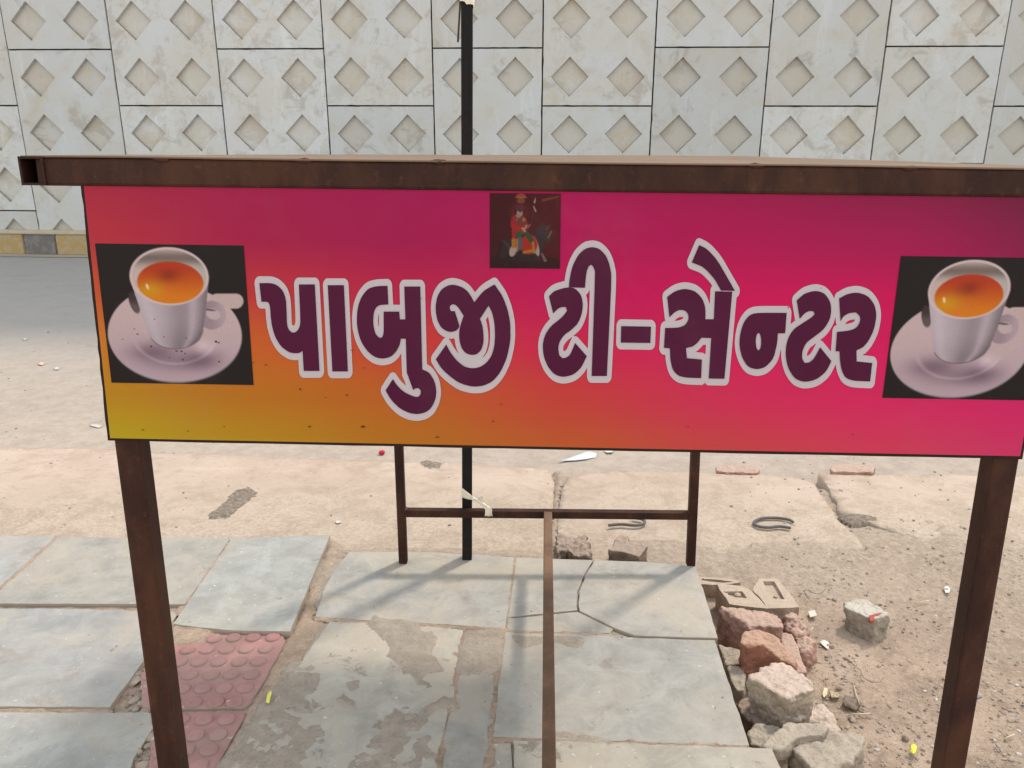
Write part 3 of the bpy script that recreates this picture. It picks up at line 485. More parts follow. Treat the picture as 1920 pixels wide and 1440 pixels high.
[(1105,544),(1104,546.8),(1102.7,549),(1101,550.8),(1098.9,552),(1098.9,553),(1100.7,561),(1101.3,566),(1101.6,571),(1101.5,576),(1100.7,584),(1099.9,589),(1098.4,595),(1096.7,600),(1094,607),(1092,611),(1088.2,617),(1084.8,621),(1075,630),(1076,630.8),(1079,630.3),(1082,631.4),(1083.9,633),(1088.3,638),(1102,653.5),(1102.3,653),(1105.8,547),(1105.6,545)],
[(710,588.9),(709,595),(708.6,600),(708.9,606),(709.8,612),(710,613),(710.6,610),(710.5,592),(710.1,589)],
[(915,593.8),(914,595),(910.9,600),(912.2,604),(913.3,609),(915.2,623),(915.7,632),(915.7,637),(915.4,642),(913.7,651),(911.6,658),(910,661.9),(908.2,665),(905.2,669),(906,670),(907,669),(911.2,664),(913.2,661),(915.3,656),(917.2,649),(918,645),(919.1,632),(918.7,616),(917.8,607),(915.1,594)],
[(1273,594.8),(1268,597.9),(1264.7,601),(1265,601.5),(1266,601.7),(1272,601),(1275,600.1),(1279,598.4),(1280.8,597),(1281.5,596),(1281.4,595),(1280,594.4),(1277,594.1),(1274,594.4)],
[(1566,595),(1564.3,602),(1562,607.9),(1559.4,613),(1555.2,620),(1552,624.5),(1548,629),(1543.6,633),(1537.1,638),(1540,638.7),(1542.2,640),(1550,649.3),(1557,657.8),(1557.6,658),(1558,659),(1560.9,619),(1561.8,616),(1563.4,613),(1565,611.3),(1568,609.7),(1568.5,609),(1567.4,605),(1566.8,598),(1566.4,596)],
[(1162.7,599),(1165,598.6),(1221,599.7),(1223,600.2),(1225.7,602),(1227,603.6),(1228.3,606),(1229,608.2),(1229.5,611),(1228.4,644),(1227.7,648),(1226.5,651),(1225,653.2),(1222.8,655),(1221,655.7),(1219,655.9),(1164,655.2),(1161,654.4),(1159.1,653),(1157.5,651),(1156.5,649),(1155.8,647),(1155.3,644),(1156,610),(1156.8,606),(1158,603.2),(1160,600.7),(1162,599.3)],
[(1601,599),(1595,599.7),(1592,600.8),(1589,602.5),(1586.9,604),(1584.9,607),(1585,607.5),(1587,607.6),(1595,605.8),(1600,603.8),(1601.9,602),(1603.2,600),(1603,599.1),(1602,598.9)],
[(1072,632.4),(1066.7,636),(1064.3,638),(1061,641.7),(1058,646),(1056.6,649),(1056.1,652),(1055.9,655),(1056.5,658),(1057,658.4),(1059,658.1),(1061.9,656),(1062.6,655),(1065.1,650),(1071,636),(1073,633)],
[(842,634.8),(841.4,635),(843.6,638),(851.3,652),(858.7,662),(860,663.3),(860.2,663),(859.4,662),(857.7,658),(854.7,649),(853.5,644),(852.3,635),(852,634.2),(848,634.9),(843,634.9)],
[(1529,644.3),(1521,650),(1519,651.9),(1517.3,654),(1513.9,661),(1513.2,664),(1513,667.1),(1514,667.2),(1516,666.3),(1518.7,664),(1520,662.6),(1524,656.2),(1529.8,645)],
[(1319,646.2),(1312,653.8),(1307,658.1),(1304.4,660),(1305,660.3),(1313,661),(1318,661.6),(1320,662.6),(1322,664.5),(1322.6,664),(1322.9,662),(1323.8,647),(1323,646.4),(1320,646.3)]]

# ------------------------------------------------------------------ ground, road, apron
def sstep(a, b, x):
    t = min(1, max(0, (x - a) / (b - a)))
    return t * t * (3 - 2 * t)
ROAD_EDGE = [(-60, 3.5)] + [tuple(G(x, y, -.06).xy) for x, y in ((0, 838), (280, 848), (600, 860), (1030, 878), (1300, 884), (1530, 890), (1920, 892))] + [(60, 2.8)]
def road_edge(x):
    for (x0, y0), (x1, y1) in zip(ROAD_EDGE, ROAD_EDGE[1:]):
        if x <= x1: return y0 + (y1 - y0) * (x - x0) / (x1 - x0)
    return ROAD_EDGE[-1][1]
def ground_z(x, y):
    z = -.082
    z += -.05 * sstep(-.12, .0, y - road_edge(x))               # falls away under the carriageway
    z += .068 * sstep(-.15, -.45, x) * sstep(2.4, 2.0, y)       # made-up ground under the left slabs
    z += .017 * sstep(2.2, 2.5, y) * sstep(-.05, -.2, y - road_edge(x))
    z += -.028 * sstep(.35, .7, x) * sstep(2.5, 2.0, y)
    if abs(x) < 4 and -1 < y < 4.5:
        w = sstep(.35, .8, x) * sstep(3.2, 2.4, y)
        z += (noise.noise(Vector((x * 3, y * 3, 0))) * .010 + noise.noise(Vector((x * 11, y * 11, 5))) * .006 * (.4 + w)
              + noise.noise(Vector((x * 34, y * 34, 9))) * .003 * (.3 + w))
    return z
def graded(lo, hi, f0, f1, fine, grow):
    a = list(np.arange(f0, f1, fine)); s = fine; v = f1; up_ = []
    while v < hi: up_.append(v); s *= grow; v += s
    up_.append(hi)
    s = fine; v = f0; dn = []
    while v > lo: s *= grow; v -= s; dn.append(max(v, lo))
    return dn[::-1] + a + up_
gx = graded(-400, 400, -1.6, 2.0, .018, 1.16); gy = graded(-300, 500, 1.15, 3.3, .018, 1.16)
V = [(x, y, ground_z(x, y)) for y in gy for x in gx]
nx = len(gx)
Fs = [(j * nx + i, j * nx + i + 1, (j + 1) * nx + i + 1, (j + 1) * nx + i) for j in range(len(gy) - 1) for i in range(nx - 1)]
tag(link('ground', mesh_from('ground', V, Fs, True), M_DIRT), kind='structure')

WT = .0625
WA = math.atan(WT)
WX = Vector((math.cos(WA), -math.sin(WA), 0))      # along the wall
WN = Vector((math.sin(WA), math.cos(WA), 0))       # away from the viewer
def wall_y(x): return 9.90 - WT * x
# carriageway
re = [(x, y - .10) for x, y in ROAD_EDGE]
re[0] = (-45, 3.4); re[-1] = (45, 2.7)
poly = re + [(45, wall_y(45) + .2), (-45, wall_y(-45) + .2)]
tag(link('road', sheet_mesh('road', poly, 1.5, lambda x, y: -.098), M_ROAD), kind='structure')
# dust strip along the kerb
n_ = NB('gutter_dust', .95, .1)
f_ = n_.noise(6, 6, .65)
M_GUT = n_.done(n_.mix(f_, (.30, .255, .21), (.42, .36, .29)), n_.bump(f_, .3, .01))
gp = []
for i in range(0, 91):
    x = -22 + i * .5; gp.append((x, wall_y(x) - .24 - .10 * noise.noise(Vector((x * 1.3, 0, 2)))))
gp += [(23, wall_y(23) + .1), (-22, wall_y(-22) + .1)]
tag(link('gutter', sheet_mesh('gutter', gp, .7, lambda x, y: -.092), M_GUT), kind='structure')

def apron_z(x, y):
    z = -.055 + .004 * noise.noise(Vector((x * 1.7, y * 1.7, 1))) + .002 * noise.noise(Vector((x * 9, y * 9, 4)))
    z -= .07 * sstep(2.55, 2.15, y + .08 * noise.noise(Vector((x * 5, y * 5, 7)))) * sstep(.25, .55, x)
    return z
def apron(pts, seed, skirt=.06):
    P = jitter_outline([G(x, y, -.055) for x, y in pts], .03, .010, seed)
    return tag(link('concrete_apron', sheet_mesh('concrete_apron', [(p.x, p.y) for p in P], .05, apron_z, skirt), M_APRON), kind='structure')
apron([(-900, 832), (0, 837), (210, 842), (300, 849), (430, 851), (500, 857), (600, 859), (700, 863), (760, 869), (785, 866), (800, 878), (822, 878), (828, 868), (930, 874), (1030, 881), (1038, 905), (1036, 950), (1030, 1010), (1024, 1060), (300, 1075), (-700, 1060)], 1)
apron([(1054, 1055), (1046, 1000), (1048, 960), (1052, 920), (1060, 898), (1090, 888), (1180, 883), (1300, 886), (1420, 891), (1490, 895), (1528, 908), (1548, 940), (1568, 972), (1600, 1000), (1660, 1060), (1560, 1130), (1400, 1140)], 2)
apron([(1534, 888), (1700, 889), (1920, 891), (2500, 894), (2700, 1010), (2000, 1040), (1800, 1030), (1640, 985), (1592, 966), (1576, 962), (1560, 925)], 3)

# ------------------------------------------------------------------ retaining wall of concrete panels
LEAN = math.radians(1.5)
WZ = Vector((0, 0, 1)) * math.cos(LEAN) - WN * math.sin(LEAN)
WO = Vector((0, 10.05, -.1))
WNN = WZ.cross(WX)                                  # into the wall
PW, PH = 1.288, 1.27
def wpt(u, v, d=0): return WO + WX * u + WZ * v + WNN * d
wall = empty('retaining_wall', wpt(0, 0), 'tall pale concrete retaining wall of square panels with sunken diamonds', 'wall')
def panel_mesh(h, rows, seed):
    """panel with sunken diamonds; local x along, z up, y into the wall; origin at lower left corner"""
    rnd = random.Random(seed)
    g = .0085
    D = .044; R = .219; r = .209
    xs = [PW * .25, PW * .75]
    zs = rows
    outer = [Vector((g, 0, g)), Vector((PW - g, 0, g)), Vector((PW - g, 0, h - g)), Vector((g, 0, h - g))]
    # rough outline
    O = []
    for i in range(4):
        a, b = outer[i], outer[(i + 1) % 4]
        k = 18
        nn = Vector(((b - a).z, 0, -(b - a).x)).normalized()
        for j in range(k):
            p = a.lerp(b, j / k)
            e = max(0, noise.noise(Vector((p.x * 9 + seed * 3, p.z * 9, seed))) - .25) * .012 + .002 * noise.noise(Vector((p.x * 30, p.z * 30, seed)))
            O.append(p - nn * e)
    bm = bmesh.new()
    ov = [bm.verts.new(p) for p in O]
    holes = []
    for x in xs:
        for z in zs:
            jx, jz = rnd.uniform(-.006, .006), rnd.uniform(-.006, .006)
            c = [(R, 0), (0, R), (-R, 0), (0, -R)]
            pts = []
            for i in range(4):
                a, b = Vector((x + jx + c[i][0], 0, z + jz + c[i][1])), Vector((x + jx + c[(i + 1) % 4][0], 0, z + jz + c[(i + 1) % 4][1]))
                for j in range(7):
                    p = a.lerp(b, j / 7)
                    e = .0035 * noise.noise(Vector((p.x * 25 + seed, p.z * 25, 2 + seed)))
                    pts.append(Vector((p.x + e, 0, p.z + e)))
            cc = Vector((x + jx, 0, z + jz))
            top = [bm.verts.new(p) for p in pts]
            low = [bm.verts.new(cc + (p - cc) * (r / R) + Vector((0, D, 0))) for p in pts]
            m = len(pts)
            for i in range(m):
                j = (i + 1) % m
                fc = bm.faces.new((top[i], top[j], low[j], low[i]))
                if i // 7 in (2, 3): fc.material_index = 2
            bm.faces.new(low).material_index = 1
            holes.append(top)
    loops = [[v.co.copy() for v in ov]] + [[v.co.copy() for v in hh] for hh in holes]
    allv = list(ov) + [v for hh in holes for v in hh]
    for t in tessellate_polygon([[Vector((p.x, p.z, 0)) for p in L] for L in loops]):
        try: bm.faces.new([allv[i] for i in t])
        except ValueError: pass
    back = [bm.verts.new(v.co + Vector((0, .09, 0))) for v in ov]
    m = len(ov)
    for i in range(m):
        j = (i + 1) % m
        bm.faces.new((ov[i], ov[j], back[j], back[i]))
    bmesh.ops.recalc_face_normals(bm, faces=bm.faces)
    return bm_mesh('panel', bm)
full = [panel_mesh(PH, [PH * .25, PH * .75], s) for s in (1, 2, 3, 4)]
half = panel_mesh(PH / 2, [PH * .25], 5)
for m_ in full + [half]:
    m_.materials.append(M_WALL); m_.materials.append(M_WALL_TAN); m_.materials.append(M_LEDGE)
rot = Matrix((( WX.x, WNN.x, WZ.x, 0), (WX.y, WNN.y, WZ.y, 0), (WX.z, WNN.z, WZ.z, 0), (0, 0, 0, 1)))
rp = random.Random(11)
WALL_TOP = 0
for c in range(-15, 16):
    u = .344 + PW * c
    base = 2.447 - 2 * PH if c % 2 else 1.812 - 2 * PH + 0
    # columns with an odd index carry the joint at 2.447 m, the others at 1.812 m
    v0 = base
    cells = []
    if c % 2:                        # odd: joints at -.093, 1.177, 2.447 ...
        v = -.093
    else:                            # even: starts with a half panel
        cells.append((-.093, True)); v = .542
    while v < 6.9:
        cells.append((v, False)); v += PH
    for v, isH in cells:
        o = link('panel', half if isH else full[rp.randrange(4)], M_WALL, None)
        d = rp.uniform(-.006, .006)
        o.matrix_world = Matrix.Translation(wpt(u, v, d)) @ rot
        o.parent = wall
        o.matrix_parent_inverse = Matrix.Translation(wall.location).inverted()
        WALL_TOP = max(WALL_TOP, v + PH)
bm = bmesh.new()
cx = wpt(.344 + PW * .5, 3.75, .07 + .25)
bm_box(bm, cx.x, cx.y, cx.z, WX * (PW * 15.5), WNN * .25, WZ * 3.82)
link('wall_core', bm_mesh('wall_core', bm), M_DARK, wall)
bm = bmesh.new()
cx = wpt(.344 + PW * .5, 8.25, .22)
bm_box(bm, cx.x, cx.y, cx.z, WX * (PW * 15.5), WNN * .26, WZ * .32)
link('coping', bm_mesh('coping', bm), M_WALL, wall)

# kerb at the foot of the wall
kerb = tag(empty('kerb', wpt(0, 0, -.15), 'kerb painted in yellow and black blocks along the wall', 'kerb'), kind='structure')
del kerb['category']
bm = bmesh.new()
KL = .425
bm_box(bm, 0, 0, .13, Vector((KL / 2 - .003, 0, 0)), Vector((0, .075, 0)), Vector((0, 0, .13)))
bmesh.ops.recalc_face_normals(bm, faces=bm.faces)
bmesh.ops.bevel(bm, geom=list(bm.edges), offset=.012, segments=2, affect='EDGES')
kb_y = bm_mesh('kerb_block', bm); kb_b = kb_y.copy(); kb_y.materials.append(M_YELLOW); kb_b.materials.append(M_BLACKP)
bm = bmesh.new()
bm_box(bm, 0, .03, .283, Vector((KL * 2 - .004, 0, 0)), Vector((0, .115, 0)), Vector((0, 0, .022)))
bmesh.ops.recalc_face_normals(bm, faces=bm.faces)
bmesh.ops.bevel(bm, geom=list(bm.edges), offset=.010, segments=2, affect='EDGES')
kcap = bm_mesh('kerb_cap', bm)
rz = Matrix.Rotation(-WA, 4, 'Z')
ku0 = (wpt(0, 0) - WO).dot(WX)
kp = on_plane(76, 460, WO - WN * .15, WN)          # centre of the black block in view
ukb = (kp - WO).dot(WX)
for i in range(-34, 62):
    p = WO + WX * (ukb + i * KL) - WN * (.085 + rp.uniform(-.004, .004))
    o = link('kerb_block', kb_b if i % 2 == 0 else kb_y)
    o.parent = kerb; o.matrix_world = Matrix.Translation(p) @ rz
    o.matrix_parent_inverse = Matrix.Translation(kerb.location).inverted(); o.matrix_basis = Matrix.Translation(p) @ rz
for i in range(-9, 16):
    p = WO + WX * (ukb + i * KL * 4) - WN * .085
    o = link('kerb_cap', kcap, M_CAP)
    o.parent = kerb; o.matrix_parent_inverse = Matrix.Translation(kerb.location).inverted(); o.matrix_basis = Matrix.Translation(p) @ rz

# ------------------------------------------------------------------ pavement: bed, limestone slabs, tactile tiles
bed_pts = [(560, 1046), (960, 1056), (1296, 1070), (1308, 1100), (1338, 1198), (1396, 1398), (1440, 1410), (1520, 1600), (380, 1600), (470, 1380), (560, 1250), (600, 1165)]
P = jitter_outline([G(x, y, -.006) for x, y in bed_pts], .03, .006, 3)
pave = tag(link('pavement', prism_mesh('pavement', P, .13, .006), M_MORTAR), kind='structure')
def slab(pts, z, thick, mat, seed, amp=.004, bevel=.0011, tilt=None, name='slab'):
    P = [G(x, y, z) for x, y in pts]
    if tilt:
        c = sum(P, Vector()) / len(P)
        P = [Vector((p.x, p.y, p.z + (p.x - c.x) * tilt[0] + (p.y - c.y) * tilt[1])) for p in P]
    P = jitter_outline(P, .022, amp, seed)
    return link(name, prism_mesh(name, P, thick, bevel), mat, pave)
# left group
slab([(-420, 1001), (104, 1006), (0, 1100), (-640, 1098)], .0, .035, M_SLAB_BLUE, 1, .002)
slab([(112, 1007), (431, 1010), (347, 1133), (-30, 1131), (6, 1102)], .004, .035, M_SLAB_GREY, 2, .002)
slab([(434, 1011), (526, 1006), (619, 1003), (582, 1090), (544, 1184), (440, 1182), (370, 1176), (326, 1169), (376, 1095)], .007, .022, M_SLAB_GREEN, 3, .002)
slab([(-420, 1140), (100, 1141), (336, 1147), (268, 1240), (206, 1325), (-560, 1324)], .0, .036, M_SLAB_BLUE, 4, .002)
slab([(-560, 1334), (283, 1336), (288, 1362), (255, 1420), (190, 1560), (-640, 1560)], -.004, .036, M_SLAB_GREEN, 5, .004)
# centre group
slab([(655, 1034), (780, 1035), (900, 1040), (964, 1045), (957, 1110), (947, 1178), (870, 1173), (788, 1168), (686, 1163), (592, 1156), (606, 1110), (622, 1076)], .0, .014, M_SLAB_GREY, 6, .003)
slab([(968, 1045), (1112, 1050), (1094, 1080), (1083, 1110), (1081, 1135), (1083, 1144), (1030, 1149), (953, 1157)], .0, .014, M_SLAB_GREY, 7, .0012, .0015)
slab([(953, 1160), (1030, 1152), (1083, 1147), (1150, 1179), (1143, 1187), (1040, 1185), (950, 1181)], -.001, .014, M_SLAB_GREY, 8, .0012, .0015)
slab([(1115, 1050), (1210, 1053), (1304, 1062), (1316, 1096), (1346, 1196), (1268, 1194), (1190, 1191), (1152, 1177), (1087, 1145), (1084, 1134), (1086, 1110), (1097, 1080)], .003, .017, M_SLAB_GREY, 9, .0015, .002)
slab([(948, 1186), (1140, 1191), (1200, 1196), (1340, 1200), (1372, 1298), (1405, 1398), (1200, 1391), (1020, 1385), (924, 1381), (935, 1290)], .0, .016, M_SLAB_PALE, 10, .0025)
slab([(873, 1180), (944, 1184), (932, 1290), (921, 1381), (918, 1460), (910, 1560), (800, 1560), (821, 1440), (840, 1344), (853, 1307), (858, 1254)], -.003, .014, M_SLAB_GREY, 11, .003)
slab([(618, 1166), (686, 1167), (870, 1178), (855, 1254), (850, 1307), (837, 1344), (817, 1440), (795, 1560), (390, 1560), (440, 1420), (500, 1335), (560, 1250)], -.002, .014, M_SLAB_CREAM, 12, .005)
slab([(922, 1386), (958, 1387), (961, 1440), (960, 1560), (914, 1560), (919, 1440)], -.003, .014, M_SLAB_CREAM, 13, .002)
slab([(962, 1387), (1200, 1394), (1404, 1401), (1446, 1403), (1462, 1440), (1500, 1560), (964, 1560), (964, 1440)], .002, .035, M_SLAB_CREAM, 14, .004)
def signed(x, y, P):
    d = 1e9; ins = False
    n = len(P)
    for i in range(n):
        ax, ay = P[i - 1]; bx, by = P[i]
        ux, uy = bx - ax, by - ay
        t = ((x - ax) * ux + (y - ay) * uy) / (ux * ux + uy * uy + 1e-12)
        t = 0 if t < 0 else (1 if t > 1 else t)
        dx, dy = x - ax - t * ux, y - ay - t * uy
        q = dx * dx + dy * dy
        if q < d: d = q
        if (ay > y) != (by > y) and x < (bx - ax) * (y - ay) / (by - ay) + ax: ins = not ins
    d = math.sqrt(d)
    return d if ins else -d
def mud(name, pts, z, h, amp, spacing, mat, seed, parent=None, soft=.010):
    '''a smear that rises out of the surface it lies on, so that its outline is ragged'''
    P = [tuple(G(x, y, z).xy) for x, y in pts]
    c = (sum(p[0] for p in P) / len(P), sum(p[1] for p in P) / len(P))
    x0, x1 = min(p[0] for p in P) - soft * 2, max(p[0] for p in P) + soft * 2
    y0, y1 = min(p[1] for p in P) - soft * 2, max(p[1] for p in P) + soft * 2
    xs = np.arange(x0, x1, spacing); ys = np.arange(y0, y1, spacing)
    V, idx, Fs = [], {}, []
    for j, y in enumerate(ys):
        for i, x in enumerate(xs):
            sd = signed(x, y, P)
            if sd < -soft * 2: continue
            v3 = Vector((x * 26, y * 26, seed))
            f = noise.noise(v3) + .6 * noise.noise(v3 * 2.3) + .4 * noise.noise(v3 * 5.1)
            zz = z - h + 2 * h * sstep(-soft, soft * 1.6, sd) + amp * f * .7 - (0.02 if sd < -soft * 1.4 else 0)
            idx[(i, j)] = len(V); V.append((x, y, min(zz, z + h * 1.6)))
    for (i, j), a in idx.items():
        if (i + 1, j) in idx and (i, j + 1) in idx and (i + 1, j + 1) in idx:
            Fs.append((a, idx[(i + 1, j)], idx[(i + 1, j + 1)], idx[(i, j + 1)]))
    o = link(name, mesh_from(name, V, Fs, True), mat, parent)
    if parent is None: tag(o, kind='structure')
    return o
# mortar smeared over the slabs
Z5 = lambda L: [(x / 3.556 + 560, y / 3.556 + 1040) for x, y in L]
for s, pts in enumerate([
    Z5([(460, 440), (500, 395), (560, 420), (700, 430), (800, 455), (810, 500), (930, 545), (900, 600), (880, 650), (920, 700), (960, 770), (860, 790), (830, 820), (860, 860), (800, 865), (775, 800), (720, 775), (670, 740), (640, 690), (605, 660), (600, 580), (540, 530), (490, 490)]),
    Z5([(1120, 500), (1365, 495), (1355, 620), (1345, 740), (1310, 760), (1240, 790), (1060, 770), (1055, 740), (1085, 640), (1110, 560)]),
    Z5([(570, 1100), (640, 1040), (700, 1060), (690, 1110), (800, 1090), (830, 1020), (900, 980), (960, 945), (1030, 955), (1040, 1010), (930, 1020), (870, 1060), (840, 1120), (800, 1170), (680, 1180), (640, 1200), (760, 1210), (700, 1260), (600, 1280), (560, 1200), (560, 1150)]),
    Z5([(-40, 790), (60, 780), (150, 785), (140, 830), (60, 850), (-20, 900)]),
    Z5([(1400, 530), (1620, 540), (1930, 545), (1915, 590), (1840, 630), (1730, 595), (1620, 600), (1490, 640), (1440, 590)]),
    Z5([(310, 850), (400, 830), (400, 880), (350, 910), (330, 880)]),
    Z5([(240, 960), (300, 920), (380, 980), (370, 1030), (290, 1000)]),
    Z5([(1640, 1180), (1780, 1170), (1900, 1190), (2100, 1240), (2250, 1245), (2260, 1290), (2000, 1280), (1800, 1235), (1650, 1215)]),
]):
    mud('mortar_patch', pts, .0, .0035, .0035, .0045, M_MORTAR, 30 + s, pave)
mud('mortar_patch', [(556, 1248), (600, 1285), (566, 1325), (604, 1375), (570, 1430), (650, 1530), (370, 1530), (440, 1420), (500, 1335)], -.002, .0016, .0065, .006, M_MORTAR, 51, pave, .02)
mud('mortar_patch', [(700, 1400), (760, 1340), (800, 1400), (790, 1530), (620, 1530)], -.002, .0006, .0065, .006, M_MORTAR, 52, pave, .02)
# tactile tiles with round studs
t1 = slab([(296, 1213), (380, 1205), (398, 1190), (470, 1188), (529, 1187), (536, 1201), (505, 1258), (470, 1318), (455, 1327), (268, 1329), (262, 1268)], -.004, .03, M_TILE, 21, .0025, .003, None, 'tactile_tile')
t2 = slab([(288, 1338), (380, 1334), (455, 1332), (460, 1341), (432, 1390), (405, 1440), (360, 1540), (240, 1540), (278, 1440)], -.006, .03, M_TILE, 22, .0025, .003, None, 'tactile_tile')
bm = bmesh.new()
prof = [(.0185, -.002), (.0184, .0030), (.0174, .0046), (.0145, .0056), (.008, .0060)]
rings = []
for r_, h_ in prof:
    rings.append([bm.verts.new((r_ * math.cos(a * math.pi / 10), r_ * math.sin(a * math.pi / 10), h_)) for a in range(20)])
for a, b in zip(rings, rings[1:]):
    for i in range(20): bm.faces.new((a[i], a[(i + 1) % 20], b[(i + 1) % 20], b[i]))
bm.faces.new(rings[-1])
stud = bm_mesh('stud', bm, True)
def studs(tile, L, z):
    for x, y in L:
        o = link('stud', stud, M_TILE)
        p = G(x / 3, 1000 + y / 3, z)
        o.parent = tile; o.matrix_parent_inverse = tile.matrix_basis.inverted(); o.location = p
studs(t1, [(1205, 595), (1315, 590), (1425, 588), (1535, 587), (1055, 658), (1165, 656), (1275, 655), (1385, 653), (1495, 652), (1008, 727), (1118, 726), (1230, 726), (1345, 725), (1455, 724), (955, 800), (1070, 799), (1190, 799), (1303, 797), (1415, 797), (900, 875), (1025, 876), (1142, 875), (1262, 874), (1378, 873), (840, 800), (850, 950), (970, 952), (1092, 952), (1215, 951), (1320, 950)], -.004)
studs(t2, [(900, 1055), (1020, 1050), (1150, 1050), (1275, 1048), (965, 1140), (1100, 1138), (1228, 1136), (910, 1225), (1045, 1222), (1178, 1220), (980, 1310), (1120, 1308)], -.006)

# earth banked along the broken edges
mud('earth_bank', [(617, 1012), (655, 1036), (622, 1076), (606, 1110), (590, 1160), (618, 1168), (560, 1252), (500, 1338), (450, 1415), (400, 1520), (372, 1520), (402, 1440), (462, 1335), (530, 1205), (545, 1186), (584, 1090)], -.012, .008, .006, .008, M_DIRT, 71, None, .014)
mud('earth_bank', [(318, 1163), (380, 1173), (440, 1180), (520, 1184), (500, 1189), (400, 1189), (380, 1206), (318, 1214)], -.004, .008, .007, .007, M_DIRT, 72, None, .010)
mud('earth_bank', [(-200, 1131), (347, 1135), (338, 1148), (-200, 1142)], -.010, .004, .004, .008, M_DIRT, 73, None, .008)
mud('earth_bank', [(1046, 880), (1058, 890), (1050, 920), (1048, 980), (1056, 1050), (1020, 1050), (1032, 980), (1040, 920)], -.066, .012, .010, .010, M_DIRT, 74, None, .015)
mud('earth_bank', [(640, 1034), (800, 1030), (1000, 1036), (1040, 1042), (1000, 1052), (800, 1042), (660, 1040)], -.046, .006, .006, .012, M_DIRT, 75, None, .02)

def strip(line, w):
    L, R = [], []
    for i, p in enumerate(line):
        a = line[max(0, i - 1)]; b = line[min(len(line) - 1, i + 1)]
        dx, dy = b[0] - a[0], b[1] - a[1]; k = math.hypot(dx, dy)
        L.append((p[0] - dy / k * w, p[1] + dx / k * w * .7)); R.append((p[0] + dy / k * w, p[1] - dx / k * w * .7))
    return L + R[::-1]
for s_, (ln, w_, z_) in enumerate([([(592, 1158), (686, 1165), (788, 1170), (948, 1181)], 4, -.001), ([(873, 1180), (855, 1254), (852, 1307), (838, 1344), (819, 1440)], 4, -.002), ([(946, 1182), (933, 1290), (922, 1382), (918, 1440)], 4, -.001), ([(950, 1184), (1040, 1187), (1142, 1190)], 4, -.001), ([(966, 1046), (957, 1110), (950, 1181)], 3, -.001), ([(923, 1384), (1100, 1389), (1250, 1394), (1400, 1400)], 4, .0), ([(-100, 1329), (100, 1330), (206, 1330)], 5, -.006), ([(108, 1007), (4, 1102)], 5, -.001), ([(432, 1012), (376, 1092), (335, 1150)], 6, .001)]):
    mud('joint_sand', strip(ln, w_), z_, .0018, .0035, .0045, M_DIRT, 80 + s_, pave, .006)

# ------------------------------------------------------------------ stall table of red-oxide square tube
TA = .018
TX = Vector((math.cos(TA), -math.sin(TA), -.0078)).normalized()
TZ = Vector((0, math.sin(math.radians(1.9)), math.cos(math.radians(1.9))))
TN = TZ.cross(TX).normalized()          # away from the viewer
TZ = TX.cross(TN)
TP = CAM + ray(1000, 600) * .79
def fpt(x, y, off=0.0):                 # point on the table's front plane, off = metres towards the viewer
    return on_plane(x, y, TP - TN * off, TN)
W = .0262
table = empty('stall_table', G(1000, 1500, 0), 'tea stall table of dark red-brown square steel tube with a thin top sheet', 'table')
def hang(name, me, mat): return link(name, me, mat, table)
def to_z(p, q, z):                      # point of the line p-q at height z
    return p + (q - p) * ((z - p.z) / (q.z - p.z))
TOPZ = 1.178
# front legs
for (a, b) in (((235.5, 822), (315, 1440)), ((1889, 857), (1790, 1440))):
    p, q = fpt(*a, -.003) + TN * (W / 2), fpt(*b, -.003) + TN * (W / 2)
    hang('leg', bar_mesh('leg', to_z(p, q, -.012), to_z(p, q, 1.1665), W, W, TX, .003), M_STEEL)
# rear legs
BD = 2.178
rl = []
for (a, b) in (((748, 838), (756.5, 1054)), ((1303.5, 848), (1294.5, 1059))):
    q = G(*b, 0.0); p = at_depth(*a, q.y)
    rl.append((p, q))
    hang('leg', bar_mesh('leg', to_z(p, q, 0.0), to_z(p, q, 1.160), .0255, .0255, Vector((1, 0, 0)), .003), M_STEEL)
# low rails
p, q = at_depth(750, 960.5, BD + .0), at_depth(1302, 965.5, BD - .004)
q.y = BD - .006
lx, rx = rl[0][1].x + .012, rl[1][1].x - .012
cz = (p.z + q.z) / 2
pa, pb = Vector((lx, BD, p.z)), Vector((rx, BD - .005, q.z))
rail = hang('rear_rail', bar_mesh('rear_rail', pa, pb, .0235, .0235, Vector((0, 0, 1)), .003), M_STEEL)
z_br = cz + .001
def bead(p, r_, parent):
    bm = bmesh.new()
    bmesh.ops.create_icosphere(bm, subdivisions=3, radius=1)
    for v in bm.verts:
        k = 1 + .3 * noise.noise(v.co * 2.5 + p * 40)
        v.co = p + Vector((v.co.x * r_[0], v.co.y * r_[1], v.co.z * r_[2])) * k
    link('weld_bead', bm_mesh('weld_bead', bm, True), M_STEEL_TOP, parent)
bead(pa + Vector((.002, -.002, .012)), (.005, .011, .005), rail)
bead(pb + Vector((-.002, -.002, .012)), (.005, .011, .005), rail)
b0 = G(1027.5, 958, z_br + .012); b1 = G(1029.5, 1440, z_br + .012)
dirb = (b1 - b0).normalized()
s0 = b0 - dirb * ((b0.y - (BD - .012)) / dirb.y) if abs(dirb.y) > 1e-6 else b0
front_y = fpt(1000, 1000).y
s1 = s0 + dirb * ((.80 - s0.y) / dirb.y)
s0.z = s1.z = z_br
hang('centre_rail', bar_mesh('centre_rail', s0, s1, .0245, .0225, Vector((1, 0, 0)), .003), M_BRACE)
fl = fpt(236, 822, -.02); fl2 = fpt(315, 1440, -.02); fr = fpt(1889, 857, -.02); fr2 = fpt(1790, 1440, -.02)
hang('front_rail', bar_mesh('front_rail', to_z(fl, fl2, z_br) + TX * .014, to_z(fr, fr2, z_br) - TX * .014, .0235, .0235, Vector((0, 0, 1)), .003), M_STEEL)
